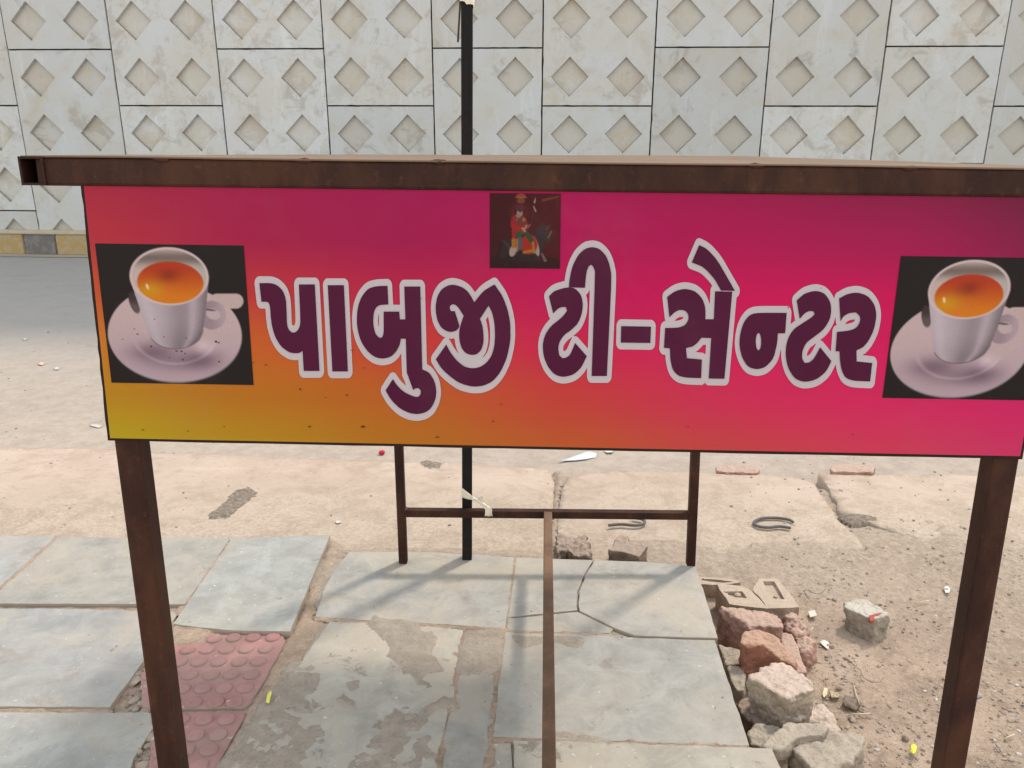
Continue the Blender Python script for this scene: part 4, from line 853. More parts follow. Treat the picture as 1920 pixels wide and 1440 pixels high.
# top frame
bl, br = fpt(82, 321.5, .004 - W / 2), fpt(2085, 345.5, .004 - W / 2)
beam = hang('front_beam', bar_mesh('front_beam', bl, br, .0262, .0262, TZ, .003), M_STEEL)
depth_v = Vector((.018, 1, 0)).normalized()
for base, nm in ((fpt(59.5, 320.5, .006), 'l'), (fpt(2108, 346, .006), 'r')):
    end = base + depth_v * 1.475
    end.z = 1.1895 - .0155
    hang('side_rail', hollow_mesh('side_rail', base, end, .0235, .0265, Vector((1, 0, 0)), .0022), M_STEEL)
    if nm == 'l': bkl = end.copy()
    else: bkr = end.copy()
hang('back_beam', bar_mesh('back_beam', bkl + Vector((.013, -.014, 0)), bkr + Vector((-.013, -.014, 0)), .026, .026, Vector((0, 0, 1)), .003), M_STEEL)
# top sheet, slightly bowed, standing on the frame
c0 = fpt(40, 306, .005); c1 = fpt(2128, 332, .005)
zl = fpt(40, 296, .004).z + .0006; zr = fpt(2128, 321, .004).z + .0006
nxs, nys = 40, 30
V = []
for j in range(nys + 1):
    for i in range(nxs + 1):
        s, t = i / nxs, j / nys
        p = c0.lerp(c1, s) + depth_v * (1.485 * t)
        z0 = zl * (1 - s) + zr * s
        zb = bkl.lerp(bkr, s).z + .0139
        z = z0 * (1 - t) + zb * t
        z += .0012 * noise.noise(Vector((s * 5, t * 4, 3))) 
        V.append((p.x, p.y, z))
Fs = [(j * (nxs + 1) + i, j * (nxs + 1) + i + 1, (j + 1) * (nxs + 1) + i + 1, (j + 1) * (nxs + 1) + i) for j in range(nys) for i in range(nxs)]
me = mesh_from('top_sheet', V, Fs, True)
bm = bmesh.new(); bm.from_mesh(me)
r = bmesh.ops.extrude_face_region(bm, geom=list(bm.faces))
for v in r['geom']:
    if isinstance(v, bmesh.types.BMVert): v.co.z += .0016
bmesh.ops.recalc_face_normals(bm, faces=bm.faces)
bm.to_mesh(me); bm.free()
hang('top_sheet', me, M_TOP)
# lumps of weld where the sheet is tacked to the beam
rw = random.Random(4)
for x, y in ((302, 300.5), (570, 303), (822, 305), (1418, 312), (1705, 317)):
    c = fpt(x, y - 1, .0035)
    bm = bmesh.new()
    bmesh.ops.create_icosphere(bm, subdivisions=3, radius=1)
    for v in bm.verts:
        k = 1 + .35 * noise.noise(v.co * 2.2 + Vector((x, 0, 0)))
        v.co = c + (TX * (v.co.x * .0085) + TZ * (v.co.z * .0026) + TN * (v.co.y * .0016)) * k
    link('weld_tack', bm_mesh('weld_tack', bm, True), M_STEEL, beam)

# ------------------------------------------------------------------ sign board
KS = .79
def lin(c):
    c /= 255.0
    return c / 12.92 if c <= .04045 else ((c + .055) / 1.055) ** 2.4
def ink(rgb, k=None):
    k = KS if k is None else k
    return tuple(min(.9, lin(v) * k) for v in rgb)
board = empty('sign_board', fpt(1060, 840), 'pink and orange tea stall sign board with big purple lettering and two cup pictures', 'sign')
def face_mesh(name, loops, off, thick=0.0):
    pts = [[fpt(x, y, off) for x, y in L] for L in loops]
    flat = [p for L in pts for p in L]
    tri = tessellate_polygon([[Vector(((p - TP).dot(TX), (p - TP).dot(TZ), 0)) for p in L] for L in pts])
    me = mesh_from(name, flat, [tuple(t) for t in tri])
    bm = bmesh.new(); bm.from_mesh(me)
    for f in bm.faces:
        f.normal_update()
        if f.normal.dot(TN) > 0: f.normal_flip()
    bm.to_mesh(me); bm.free()
    return me
# dark backing with a ragged edge
ed = []
rb = random.Random(8)
def edge_run(a, b, n, amp):
    out = []
    for i in range(n):
        t = i / n
        out.append((a[0] + (b[0] - a[0]) * t + rb.uniform(-amp, amp), a[1] + (b[1] - a[1]) * t + rb.uniform(-amp, amp)))
    return out
bq = [(150, 330), (202, 826), (1916, 861), (2008, 352)]
loop = edge_run(bq[0], bq[1], 26, .9) + edge_run(bq[1], bq[2], 30, .4) + edge_run(bq[2], bq[3], 20, .9) + edge_run(bq[3], bq[0], 6, .1)
P = [fpt(x, y, .0008) for x, y in loop]
bm = bmesh.new()
a = [bm.verts.new(p) for p in P]; b = [bm.verts.new(p + TN * .0035) for p in P]
bm.faces.new(a); bm.faces.new(b[::-1])
for i in range(len(a)):
    j = (i + 1) % len(a); bm.faces.new((a[i], b[i], b[j], a[j]))
bmesh.ops.triangulate(bm, faces=[f for f in bm.faces if len(f.verts) > 4])
link('backing', bm_mesh('backing', bm), M_BACKING, board)

def set_colors(me, cols):
    at = me.color_attributes.new('Col', 'FLOAT_COLOR', 'POINT')
    at.data.foreach_set('color', np.array([(c[0], c[1], c[2], 1.0) for c in cols], dtype=np.float32).ravel())
def quad_grid(name, q, nx, ny, off, colf):
    """printed panel: q = four picture corners tl, tr, br, bl; colf(s, t) -> albedo"""
    A, B, C_, D = [fpt(x, y, off) for x, y in q]
    V, cols = [], []
    for j in range(ny + 1):
        for i in range(nx + 1):
            s, t = i / nx, j / ny
            V.append(A.lerp(B, s).lerp(D.lerp(C_, s), t)); cols.append(colf(s, t))
    Fs = [(j * (nx + 1) + i, (j + 1) * (nx + 1) + i, (j + 1) * (nx + 1) + i + 1, j * (nx + 1) + i + 1) for j in range(ny) for i in range(nx)]
    me = mesh_from(name, V, Fs)
    set_colors(me, cols)
    return me
M_PRINT = mat_print('printed_vinyl')
# colour fields of the printed ground, left to right, top to bottom
GRID = [
    [(170, 40, 72), (166, 24, 84), (164, 18, 90), (170, 14, 92), (160, 20, 84), (140, 24, 78), (104, 26, 64)],
    [(182, 48, 68), (168, 28, 80), (164, 18, 86), (178, 12, 92), (178, 16, 92), (168, 20, 90), (132, 25, 78)],
    [(196, 82, 54), (190, 52, 64), (186, 32, 80), (196, 16, 96), (205, 16, 96), (205, 16, 96), (184, 25, 95)],
    [(200, 120, 44), (200, 95, 45), (200, 62, 60), (205, 36, 85), (214, 26, 100), (214, 26, 104), (206, 26, 110)],
    [(186, 132, 34), (186, 112, 35), (190, 96, 40), (200, 66, 65), (210, 46, 94), (214, 40, 104), (210, 36, 110)],
    [(184, 158, 30), (182, 136, 34), (182, 112, 36), (190, 90, 50), (200, 70, 76), (210, 60, 96), (206, 52, 110)],
]
GN = np.array([[[lin(v) for v in c] for c in row] for row in GRID]) * np.array([1.0, 1.0, .86])
def grad(s, t):
    x = s * 6; y = t * 5
    i = min(5, int(x)); j = min(4, int(y))
    fx = x - i; fy = y - j
    fx = fx * fx * (3 - 2 * fx) * .5 + fx * .5; fy = fy * fy * (3 - 2 * fy) * .5 + fy * .5
    c = (GN[j, i] * (1 - fx) + GN[j, i + 1] * fx) * (1 - fy) + (GN[j + 1, i] * (1 - fx) + GN[j + 1, i + 1] * fx) * fy
    st = 1 + .03 * noise.noise(Vector((s * 3, t * 40, 1)))
    return tuple(np.minimum(.9, c * KS * st))
ground_print = link('printed_ground', quad_grid('printed_ground', [(155.5, 336), (2003, 358), (1913, 855.5), (206.5, 821.5)], 120, 50, .0016, grad), M_PRINT, board)
n_ = NB('lettering_purple', .5, .12); M_PURPLE = vinyl(n_, n_.mix(n_.noise(9, 3), ink((76, 18, 52)), ink((86, 24, 60))))
n_ = NB('lettering_white', .5, .12); M_WHITE = vinyl(n_, n_.mix(n_.noise(14, 4), ink((194, 184, 192)), ink((204, 194, 200))))
def area(P): return .5 * sum(P[i - 1][0] * P[i][1] - P[i][0] * P[i - 1][1] for i in range(len(P)))
outer = [o for o in OUTLINES if area(o) > 0]; holes = [o for o in OUTLINES if area(o) < 0]
def inside(p, P):
    r = False
    for i in range(len(P)):
        a, b = P[i - 1], P[i]
        if (a[1] > p[1]) != (b[1] > p[1]) and p[0] < (b[0] - a[0]) * (p[1] - a[1]) / (b[1] - a[1]) + a[0]: r = not r
    return r
for o in outer:
    hs = [h for h in holes if inside(h[0], o)]
    link('letter_outline', face_mesh('letter_outline', [o] + hs, .0021), M_WHITE, board)
for k, L in enumerate(LETTERS):
    loops = [L]
    if k == 9: loops.append(LETTER_HOLE)
    link('letter', face_mesh('letter', loops, .0026 + .00001 * k), M_PURPLE, board)

# cup pictures: painted per point in the coordinates of the picture itself
def sm(a, b, x):
    t = np.clip((x - a) / (b - a), 0, 1); return t * t * (3 - 2 * t)
def ell(X, Y, cx, cy, rx, ry, ang=0.0):
    c, s = math.cos(ang), math.sin(ang)
    x = (X - cx) * c + (Y - cy) * s; y = -(X - cx) * s + (Y - cy) * c
    return np.sqrt((x / rx) ** 2 + (y / ry) ** 2)
def cup_picture(X, Y):
    """X, Y arrays in a 1300 x 1180 field"""
    def lay(img, mask, col):
        col = np.array(col, float)
        return img * (1 - mask[..., None]) + (col if col.ndim > 1 else col[None, :]) * mask[..., None]
    n = X.shape[0]
    s_, t_ = X / 1300, Y / 1180                   # undo the slant of the printed field
    X = (170 + 1255 * s_) * (1 - t_) + (310 + 1200 * s_) * t_ - 140
    Y = (165 + 17 * s_) * (1 - t_) + (1338 + 22 * s_) * t_ - 172
    img = np.tile(np.array([34., 27., 28.]), (n, 1))
    e = 8.0
    def disc(v, r): return 1 - sm(1 - e / r, 1 + e / r, v)
    # saucer
    sa = ell(X, Y, 703, 745, 566, 412, .06)
    img = lay(img, disc(ell(X, Y, 706, 762, 566, 408, .06), 480), (104, 99, 103))
    base = np.stack([150 - 10 * sm(500, 1200, Y), 132 - 10 * sm(500, 1200, Y), 130 - 4 * sm(500, 1200, Y)], 1)
    sh = np.exp(-(((X - 520) / 210) ** 2 + ((Y - 900) / 90) ** 2)) * .8 + np.exp(-(((X - 930) / 170) ** 2 + ((Y - 960) / 90) ** 2)) * .75 + np.exp(-(((X - 720) / 240) ** 2 + ((Y - 1010) / 70) ** 2)) * .35
    base = base * (1 - .36 * np.clip(sh, 0, 1))[:, None] + np.array([8, 0, 10])[None, :] * np.clip(sh, 0, 1)[:, None]
    ring = np.abs(sa - .62); base += (14 * np.exp(-(ring / .03) ** 2) * sm(760, 900, Y))[:, None]
    base += (22 * np.exp(-(((X - 950) / 70) ** 2 + ((Y - 860) / 60) ** 2)))[:, None]
    img = lay(img, disc(sa, 480), base)
    # spoon: handle on the right, bowl glimpsed on the left
    hx = np.clip(X, 1060, 1220); hd = np.hypot(X - hx, (Y - 467) * 1.0) / 64
    img = lay(img, disc(hd, 64), (148, 130, 126))
    sp = ell(X, Y, 362, 480, 40, 95, -.35)
    img = lay(img, disc(sp, 55), np.stack([62 + 30 * sm(430, 520, Y), 50 + 26 * sm(430, 520, Y), 52 + 26 * sm(430, 520, Y)], 1))
    # handle
    ho = ell(X, Y, 1018, 585, 120, 122, 0); hi = ell(X, Y, 1028, 575, 62, 46, .35)
    img = lay(img, disc(ho, 110) * sm(930, 940, X), np.stack([122 + 14 * sm(1000, 1130, X), 106 + 14 * sm(1000, 1130, X), 110 + 14 * sm(1000, 1130, X)], 1))
    img = lay(img, disc(hi, 50), (146, 130, 128))
    img = lay(img, disc(ell(X, Y, 1000, 540, 50, 9, .1), 20) * .8, (84, 72, 76))
    # body
    L = np.interp(Y, [260, 360, 440, 560, 700, 780, 850], [326, 350, 378, 420, 468, 500, 560])
    R = np.interp(Y, [260, 360, 440, 560, 700, 780, 850], [990, 985, 976, 965, 945, 915, 850])
    body = sm(-5, 5, X - L) * sm(-5, 5, R - X) * sm(255, 265, Y)
    bot = ell(X, Y, 712, 680, 232, 196, 0)
    body = np.where(Y > 700, disc(ell(X, Y, 710, 700, 236, 172, 0), 190), body)
    f = (X - L) / np.maximum(R - L, 1)
    g_ = 140 - 18 * sm(.25, .62, f) + 16 * np.exp(-((f - .80) / .07) ** 2) - 14 * sm(.88, 1.0, f) + 10 * np.exp(-((f - .12) / .1) ** 2)
    g_ = g_ - 10 * sm(600, 860, Y)
    cupc = np.stack([g_ - 2, g_ - 13, g_ - 9], 1)
    img = lay(img, body, cupc)
    lip = np.exp(-((ell(X, Y, 710, 700, 236, 172, 0) - 1.0) / .025) ** 2) * sm(760, 800, Y)
    img = lay(img, np.clip(lip * .6, 0, 1), (92, 70, 74))
    # rim, inside, tea
    rim = ell(X, Y, 656, 262, 336, 240, .06)
    img = lay(img, disc(rim, 280), (158, 142, 138))
    inn = ell(X, Y, 657, 262, 314, 220, .06)
    it = np.stack([150 - 46 * np.exp(-((Y - 110) / 60) ** 2) - 10 * sm(800, 950, X), 134 - 42 * np.exp(-((Y - 110) / 60) ** 2), 128 - 42 * np.exp(-((Y - 110) / 60) ** 2)], 1)
    img = lay(img, disc(inn, 260), it)
    tea = ell(X, Y, 666, 313, 280, 174, .05)
    t = sm(150, 470, Y)
    l = np.exp(-(((X - 500) / 110) ** 2 + ((Y - 360) / 70) ** 2))
    dk = np.exp(-(((X - 650) / 95) ** 2 + ((Y - 255) / 55) ** 2))
    img = img * (1 + .30 * sm(60, 130, img.mean(1)))[:, None] + np.array([0, 0, 5.]) * sm(60, 130, img.mean(1))[:, None]
    tc = np.stack([178 + 34 * t - 40 * dk, 58 + 62 * t + 38 * l - 22 * dk, 30 - 2 * t - 4 * l - 4 * dk], 1)
    img = lay(img, disc(tea, 220), tc)
    img = lay(img, disc(ell(X, Y, 472, 346, 11, 24, -.4), 16), (235, 205, 170))
    return img
def speck(img, X, Y, pts):
    for x, y, r in pts:
        img[np.hypot(X - x, (Y - y) * 1.6) < r] = (38, 22, 20)
def picture(name, quad, nx, ny, off, fn, wfield, hfield):
    s = np.linspace(0, 1, nx + 1); t = np.linspace(0, 1, ny + 1)
    S, T = np.meshgrid(s, t)
    img = fn(S.ravel() * wfield, T.ravel() * hfield)
    rg = np.random.default_rng(3)
    img = img * (1 + .010 * rg.standard_normal((img.shape[0], 1)))
    img = np.clip(img, 0, 255) / 255
    L = np.where(img <= .04045, img / 12.92, ((img + .055) / 1.055) ** 2.4) * KS
    L = np.minimum(L, .9)
    A, B, C_, D = [q if isinstance(q, Vector) else fpt(q[0], q[1], off) for q in quad]
    V = [A.lerp(B, a).lerp(D.lerp(C_, a), b) for b in t for a in s]
    Fs = [(j * (nx + 1) + i, (j + 1) * (nx + 1) + i, (j + 1) * (nx + 1) + i + 1, j * (nx + 1) + i + 1) for j in range(ny) for i in range(nx)]
    me = mesh_from(name, V, Fs)
    at = me.color_attributes.new('Col', 'FLOAT_COLOR', 'POINT')
    at.data.foreach_set('color', np.concatenate([L, np.ones((L.shape[0], 1))], 1).astype(np.float32).ravel())
    return link(name, me, M_PRINT, board)
def left_cup(X, Y):
    img = cup_picture(X, Y)
    s_, t_ = X / 1300, Y / 1180
    X = (170 + 1255 * s_) * (1 - t_) + (310 + 1200 * s_) * t_ - 140
    Y = (165 + 17 * s_) * (1 - t_) + (1338 + 22 * s_) * t_ - 172
    speck(img, X, Y, [(532, 618, 7), (390, 745, 8), (260, 790, 6), (505, 850, 9), (720, 890, 10), (760, 892, 10), (790, 912, 8), (1050, 810, 12), (1075, 818, 9), (660, 950, 7), (770, 965, 8), (1080, 985, 9), (190, 470, 8), (360, 700, 6), (590, 610, 4), (610, 770, 6), (800, 780, 7)])
    return img
def right_cup(X, Y): return cup_picture(X, Y)
o = picture('cup_picture', [(178, 456.5), (456.8, 460.5), (475.5, 722), (209, 717.5)], 190, 180, .0021, left_cup, 1300, 1180)
o['label'] = 'picture of a tea cup on a saucer with dark specks'
q0 = [fpt(x, y, .0021) for x, y in ((178, 456.5), (456.8, 460.5), (475.5, 722), (209, 717.5))]
a_, d_ = fpt(1689.5, 480, .0021), fpt(1654.5, 746, .0021)
o = picture('cup_picture', [a_, a_ + (q0[1] - q0[0]), d_ + (q0[2] - q0[3]), d_], 190, 180, .0021, right_cup, 1300, 1180)

def rider_picture(X, Y):
    n = X.shape[0]
    img = np.tile(np.array([62., 16., 22.]), (n, 1))
    img += (14 * sm(200, 1060, X))[:, None] * np.array([1, .2, .3])[None, :]
    def lay(mask, col):
        m = np.clip(mask, 0, 1)[:, None]; img[:] = img * (1 - m) + np.array(col, float)[None, :] * m
    def E_(cx, cy, rx, ry, a=0.0): return 1 - sm(.88, 1.12, ell(X, Y, cx, cy, rx, ry, a))
    def seg(x0, y0, x1, y1, r0, r1):
        dx, dy = x1 - x0, y1 - y0
        t = np.clip(((X - x0) * dx + (Y - y0) * dy) / (dx * dx + dy * dy), 0, 1)
        d = np.hypot(X - x0 - t * dx, Y - y0 - t * dy); r = r0 + (r1 - r0) * t
        return 1 - sm(r - 7, r + 7, d)
    lay(E_(300, 1050, 330, 170) * .8, (38, 20, 22)); lay(E_(860, 1060, 230, 110) * .7, (38, 20, 22))
    for k in range(22):                                     # rays behind the head
        a = math.pi * 2 * k / 22
        lay(seg(450 + 90 * math.cos(a), 265 + 90 * math.sin(a), 450 + 165 * math.cos(a), 265 + 165 * math.sin(a), 9, 4) * .6, (112, 42, 34))
    lay(E_(480, 880, 330, 150), (44, 28, 32)); lay(E_(260, 830, 140, 150), (48, 32, 36))     # horse
    lay(seg(690, 800, 800, 560, 120, 90), (52, 38, 42)); lay(seg(800, 540, 880, 690, 80, 46), (58, 42, 46))
    lay(seg(860, 520, 900, 470, 24, 10), (70, 54, 58)); lay(seg(930, 560, 880, 660, 10, 8), (112, 92, 92))
    lay(seg(300, 930, 240, 1110, 50, 26), (40, 26, 30)); lay(seg(430, 960, 460, 1110, 44, 24), (42, 26, 30))
    lay(seg(700, 940, 840, 1010, 46, 26), (50, 32, 36)); lay(seg(840, 1000, 790, 900, 22, 14), (110, 84, 76)); lay(seg(640, 960, 640, 1100, 36, 22), (44, 26, 30))
    lay(seg(170, 760, 120, 1000, 30, 16), (36, 24, 26)); lay(seg(310, 820, 200, 700, 26, 10) * .6, (74, 58, 58))
    lay(E_(350, 860, 52, 90, .3), (152, 132, 130)); lay(E_(700, 790, 40, 150, -.25), (150, 132, 128))   # white cloths
    lay(seg(370, 560, 370, 780, 40, 30), (142, 28, 36)); lay(seg(360, 700, 360, 790, 32, 28), (150, 100, 40))
    lay(E_(590, 760, 130, 150), (150, 36, 30)); lay(seg(520, 880, 660, 850, 22, 22), (152, 98, 34)); lay(seg(650, 720, 670, 880, 18, 18), (150, 104, 40))
    lay(E_(450, 740, 46, 110), (78, 76, 90)); lay(seg(410, 690, 415, 860, 14, 14), (146, 108, 52))
    lay(E_(470, 470, 100, 150), (120, 40, 36)); lay(E_(360, 420, 44, 100, .2), (138, 30, 38))
    lay(seg(360, 500, 520, 540, 36, 26), (150, 32, 32)); lay(seg(560, 500, 600, 470, 30, 16), (140, 60, 54))
    lay(E_(440, 610, 50, 46), (30, 78, 44)); lay(seg(560, 600, 620, 690, 40, 40), (44, 66, 38))
    lay(E_(470, 390, 70, 30), (130, 100, 78)); lay(E_(455, 400, 40, 60), (96, 52, 44))
    lay(E_(452, 285, 46, 60), (150, 116, 104)); lay(E_(455, 225, 66, 44), (78, 40, 54)); lay(E_(430, 330, 36, 34), (128, 108, 102))
    lay(E_(462, 275, 22, 8), (60, 34, 36))
    lay(E_(470, 40, 72, 34), (128, 66, 42)); lay(E_(470, 110, 62, 40), (112, 60, 42)); lay(seg(390, 62, 550, 62, 8, 8), (140, 92, 52))
    lay(seg(620, 480, 680, 130, 7, 7) * .7, (92, 40, 40)); lay(seg(672, 130, 688, 60, 14, 3), (150, 132, 130)); lay(seg(660, 190, 690, 260, 8, 14), (140, 120, 120))
    lay(seg(800, 100, 1040, 40, 22, 10) * .8, (112, 62, 38)); lay(seg(1000, 50, 1020, 200, 8, 5) * .6, (90, 54, 44))
    lay(seg(530, 520, 555, 470, 10, 8), (160, 130, 110)); lay(seg(500, 520, 530, 560, 20, 18), (150, 116, 100))
    return img
o = picture('rider_picture', [(918.3, 362), (1051.5, 363), (1050, 504), (918.3, 502.5)], 120, 126, .0021, rider_picture, 1065, 1125)
o['label'] = 'small dark red picture of a robed rider on a dark horse'
# scuffs on the print
n_ = NB('grime_scuff', .8, .1); M_SCUFF = n_.done((.07, .03, .015))
rs = random.Random(21)
for x, y, r_ in [(660, 657, 2.2), (563, 730, 3.2), (498, 684, 2.4), (683, 690, 2), (580, 800, 3), (681, 800, 4), (820, 820, 3), (650, 741, 2.5), (475, 680, 2), (1540, 540, 1.6), (1478, 577, 1.8), (940, 758, 2), (790, 560, 1.2), (610, 745, 2), (925, 790, 2.4), (1290, 800, 1.8), (1600, 815, 1.8), (420, 800, 1.8), (352, 808, 2.2), (268, 806, 2.2)]:
    L = [(x + r_ * rs.uniform(.5, 1.3) * math.cos(a), y + r_ * .5 * rs.uniform(.5, 1.3) * math.sin(a)) for a in np.linspace(0, 2 * math.pi, 9)[:-1][::-1]]
    link('scuff', face_mesh('scuff', [L], .0031), M_SCUFF, ground_print)

# ------------------------------------------------------------------ black pole, stick and cloth tie
PD = BD + .030
pole = empty('pole', Vector((at_depth(876, 1035, PD).x, PD, -.09)), 'tall black square steel pole standing behind the stall table', 'pole')
pb_ = at_depth(876, 1040, PD); pt_ = at_depth(875.6, 10, PD)
link('shaft', bar_mesh('shaft', to_z(pt_, pb_, -.13), to_z(pt_, pb_, 2.35), .0290, .0290, Vector((1, 0, 0)), .002), M_BLACK, pole)
bm = bmesh.new()
c = at_depth(875.6, 10, PD)
R_ = []
for k in range(9):                       # rag wound round the pole, ragged at its lower edge
    ring = []
    for i in range(24):
        an = 2 * math.pi * i / 24
        q = .0172 / max(abs(math.cos(an)), abs(math.sin(an))) * (1 + .10 * noise.noise(Vector((math.cos(an) * 2, math.sin(an) * 2, k * .7))))
        low = -.010 * noise.noise(Vector((math.cos(an) * 1.7, math.sin(an) * 1.7, 5))) - .008 * math.cos(an) if k == 0 else 0
        ring.append(bm.verts.new((c.x + q * math.cos(an), c.y + q * math.sin(an), c.z + .002 + k * .011 + low)))
    R_.append(ring)
for r0_, r1_ in zip(R_, R_[1:]):
    for i in range(24): bm.faces.new((r0_[i], r0_[(i + 1) % 24], r1_[(i + 1) % 24], r1_[i]))
link('top_rag', bm_mesh('top_rag', bm, True), M_CLOTH, pole)
st0, st1 = at_depth(864.5, -40, PD - .005), at_depth(858.5, 79, PD - .005)
M_STICK = plain('dry_stick', (.10, .075, .055), .9, .1, .2, 60)
o = rebase(link('stick', tube_mesh('stick', [st0, st0.lerp(st1, .5) + Vector((.0006, 0, 0)), st1], .0027, 6), M_STICK))
tag(o, 'thin brown stick hanging beside the top of the black pole', 'stick')
Z4 = lambda x, y: (x / 9 + 840, y / 9 + 900)
def ribbon(name, rows, dep, thick, parent):
    """cloth strip: rows of (left, right) picture points with depths"""
    V, Fs = [], []
    for i, (a, b, d) in enumerate(rows):
        for k in range(5):
            t = k / 4
            p = at_depth(*Z4(a[0] + (b[0] - a[0]) * t, a[1] + (b[1] - a[1]) * t), dep + d)
            p.y += .0022 * math.sin(t * 9 + i * .9)
            V.append(p)
    n = len(rows)
    for i in range(n - 1):
        for k in range(4): Fs.append((i * 5 + k, i * 5 + k + 1, (i + 1) * 5 + k + 1, (i + 1) * 5 + k))
    me = mesh_from(name, V, Fs, True)
    bm = bmesh.new(); bm.from_mesh(me)
    r = bmesh.ops.extrude_face_region(bm, geom=list(bm.faces))
    for v in r['geom']:
        if isinstance(v, bmesh.types.BMVert): v.co.y += thick
    bmesh.ops.recalc_face_normals(bm, faces=bm.faces)
    bm.to_mesh(me); bm.free()
    return link(name, me, M_CLOTH, parent)
tie = empty('cloth_tie', at_depth(*Z4(430, 330), BD - .02), 'beige cloth strip knotted round the black pole and the rear rail', 'cloth')
fz = PD - .0145 - .004
ribbon('band', [((215, 140), (228, 285), 0.012), ((240, 143), (240, 290), 0), ((300, 190), (300, 310), -.001), ((370, 245), (370, 328), -.002), ((425, 290), (415, 335), -.006), ((460, 300), (455, 345), -.012)], fz, .0025, tie)
ribbon('loose_end', [((430, 300), (410, 345), -.008), ((490, 318), (450, 352), -.018), ((560, 365), (530, 400), -.022), ((640, 420), (580, 440), -.025), ((715, 472), (610, 480), -.027), ((745, 495), (628, 500), -.0285), ((742, 560), (626, 560), -.029), ((752, 612), (618, 612), -.029)], fz, .0022, tie)
bm = bmesh.new()
bmesh.ops.create_icosphere(bm, subdivisions=3, radius=1)
kc = at_depth(*Z4(565, 325), fz - .016)
for v in bm.verts:
    k = 1 + .5 * noise.noise(v.co * 2.0)
    v.co = kc + Vector((v.co.x * .0075, v.co.y * .005, v.co.z * .0045 - v.co.x * .002)) * k
link('knot', bm_mesh('knot', bm, True), M_CLOTH, tie)
kc = at_depth(*Z4(435, 320), fz - .012)
bm = bmesh.new()
bmesh.ops.create_icosphere(bm, subdivisions=3, radius=1)
for v in bm.verts:
    k = 1 + .4 * noise.noise(v.co * 2.3 + Vector((4, 0, 0)))
    v.co = kc + Vector((v.co.x * .0055, v.co.y * .005, v.co.z * .005)) * k
link('knot', bm_mesh('knot', bm, True), M_CLOTH, tie)
ribbon('loose_end', [((480, 310), (470, 335), -.012), ((530, 285), (520, 330), -.017), ((580, 250), (600, 300), -.019), ((590, 240), (620, 330), -.018)], fz, .002, tie)

# ------------------------------------------------------------------ rubble, bricks and stones
r5 = lambda L: [(x / 7.2 + 1300, y / 7.2 + 1060) for x, y in L]
r6 = lambda L: [(x / 6.4 + 1340, y / 6.4 + 1220) for x, y in L]
z7 = lambda L: [(x / 3.556 + 1200, y / 3.556 + 1040) for x, y in L]
z6 = lambda L: [(x / 3.79 + 980, y / 3.79 + 820) for x, y in L]
def remeshed(me, voxel):
    o = bpy.data.objects.new('tmp', me); COL.objects.link(o)
    m = o.modifiers.new('r', 'REMESH'); m.mode = 'VOXEL'; m.voxel_size = voxel
    dg = bpy.context.evaluated_depsgraph_get()
    out = bpy.data.meshes.new_from_object(o.evaluated_get(dg))
    bpy.data.objects.remove(o)
    return out
def rough_mesh(name, top, zbot, scale=1.0, shift=(0, 0), amp=.005, voxel=.0045, seed=0, crown=0.0):
    voxel *= .78
    """stone from its upper outline: closed prism, voxel remeshed, then weathered"""
    n = len(top)
    c = sum(top, Vector()) / n
    low = [Vector((c.x + (p.x - c.x) * scale + shift[0], c.y + (p.y - c.y) * scale + shift[1], zbot)) for p in top]
    bm = bmesh.new()
    a = [bm.verts.new(p) for p in top]; b = [bm.verts.new(p) for p in low]
    cc = bm.verts.new(c + Vector((0, 0, crown)))
    for i in range(n):
        j = (i + 1) % n
        bm.faces.new((a[i], a[j], cc)); bm.faces.new((a[i], b[i], b[j], a[j]))
    bm.faces.new(b[::-1])
    bmesh.ops.triangulate(bm, faces=[f for f in bm.faces if len(f.verts) > 4])
    bmesh.ops.recalc_face_normals(bm, faces=bm.faces)
    me = remeshed(bm_mesh(name, bm), voxel)
    me.name = name
    nv = len(me.vertices)
    co = np.empty(nv * 3); no = np.empty(nv * 3)
    me.vertices.foreach_get('co', co); me.vertex_normals.foreach_get('vector', no)
    co = co.reshape(-1, 3); no = no.reshape(-1, 3)
    s = Vector((seed * 3.7, seed * 1.3, seed))
    for i in range(nv):
        p = Vector(co[i]) + s
        h = .55 * noise.noise(p * 22) + .45 * noise.noise(p * 60) + .35 * noise.noise(p * 130) + .5 * min(0, noise.noise(p * 35 + Vector((9, 9, 9))) + .1) + 1.3 * (noise.voronoi(p * 30)[0][0] - .35) + .6 * (noise.voronoi(p * 90)[0][0] - .3)
        co[i] += no[i] * (h * amp * 1.35)
    me.vertices.foreach_set('co', co.ravel()); me.update()
    me.polygons.foreach_set('use_smooth', [True] * len(me.polygons))
    return me
ROCK_RED = mat_rock('broken_red_brick', (.37, .21, .165), (.52, .38, .305), .75)
ROCK_ORANGE = mat_rock('orange_brick', (.34, .145, .095), (.50, .33, .24), .85)
ROCK_CREAM = mat_rock('cream_boulder', (.38, .30, .23), (.60, .475, .395), .85)
ROCK_GREY = mat_rock('grey_rubble', (.345, .28, .22), (.46, .39, .315), .7)
ROCK_WHITE = mat_rock('whitewashed_stone', (.33, .275, .22), (.54, .49, .42), .9)
ROCK_DARK = mat_rock('brown_brick', (.26, .185, .145), (.40, .31, .25), .75)
GR = 'broken bricks and stones heaped along the slab edge'
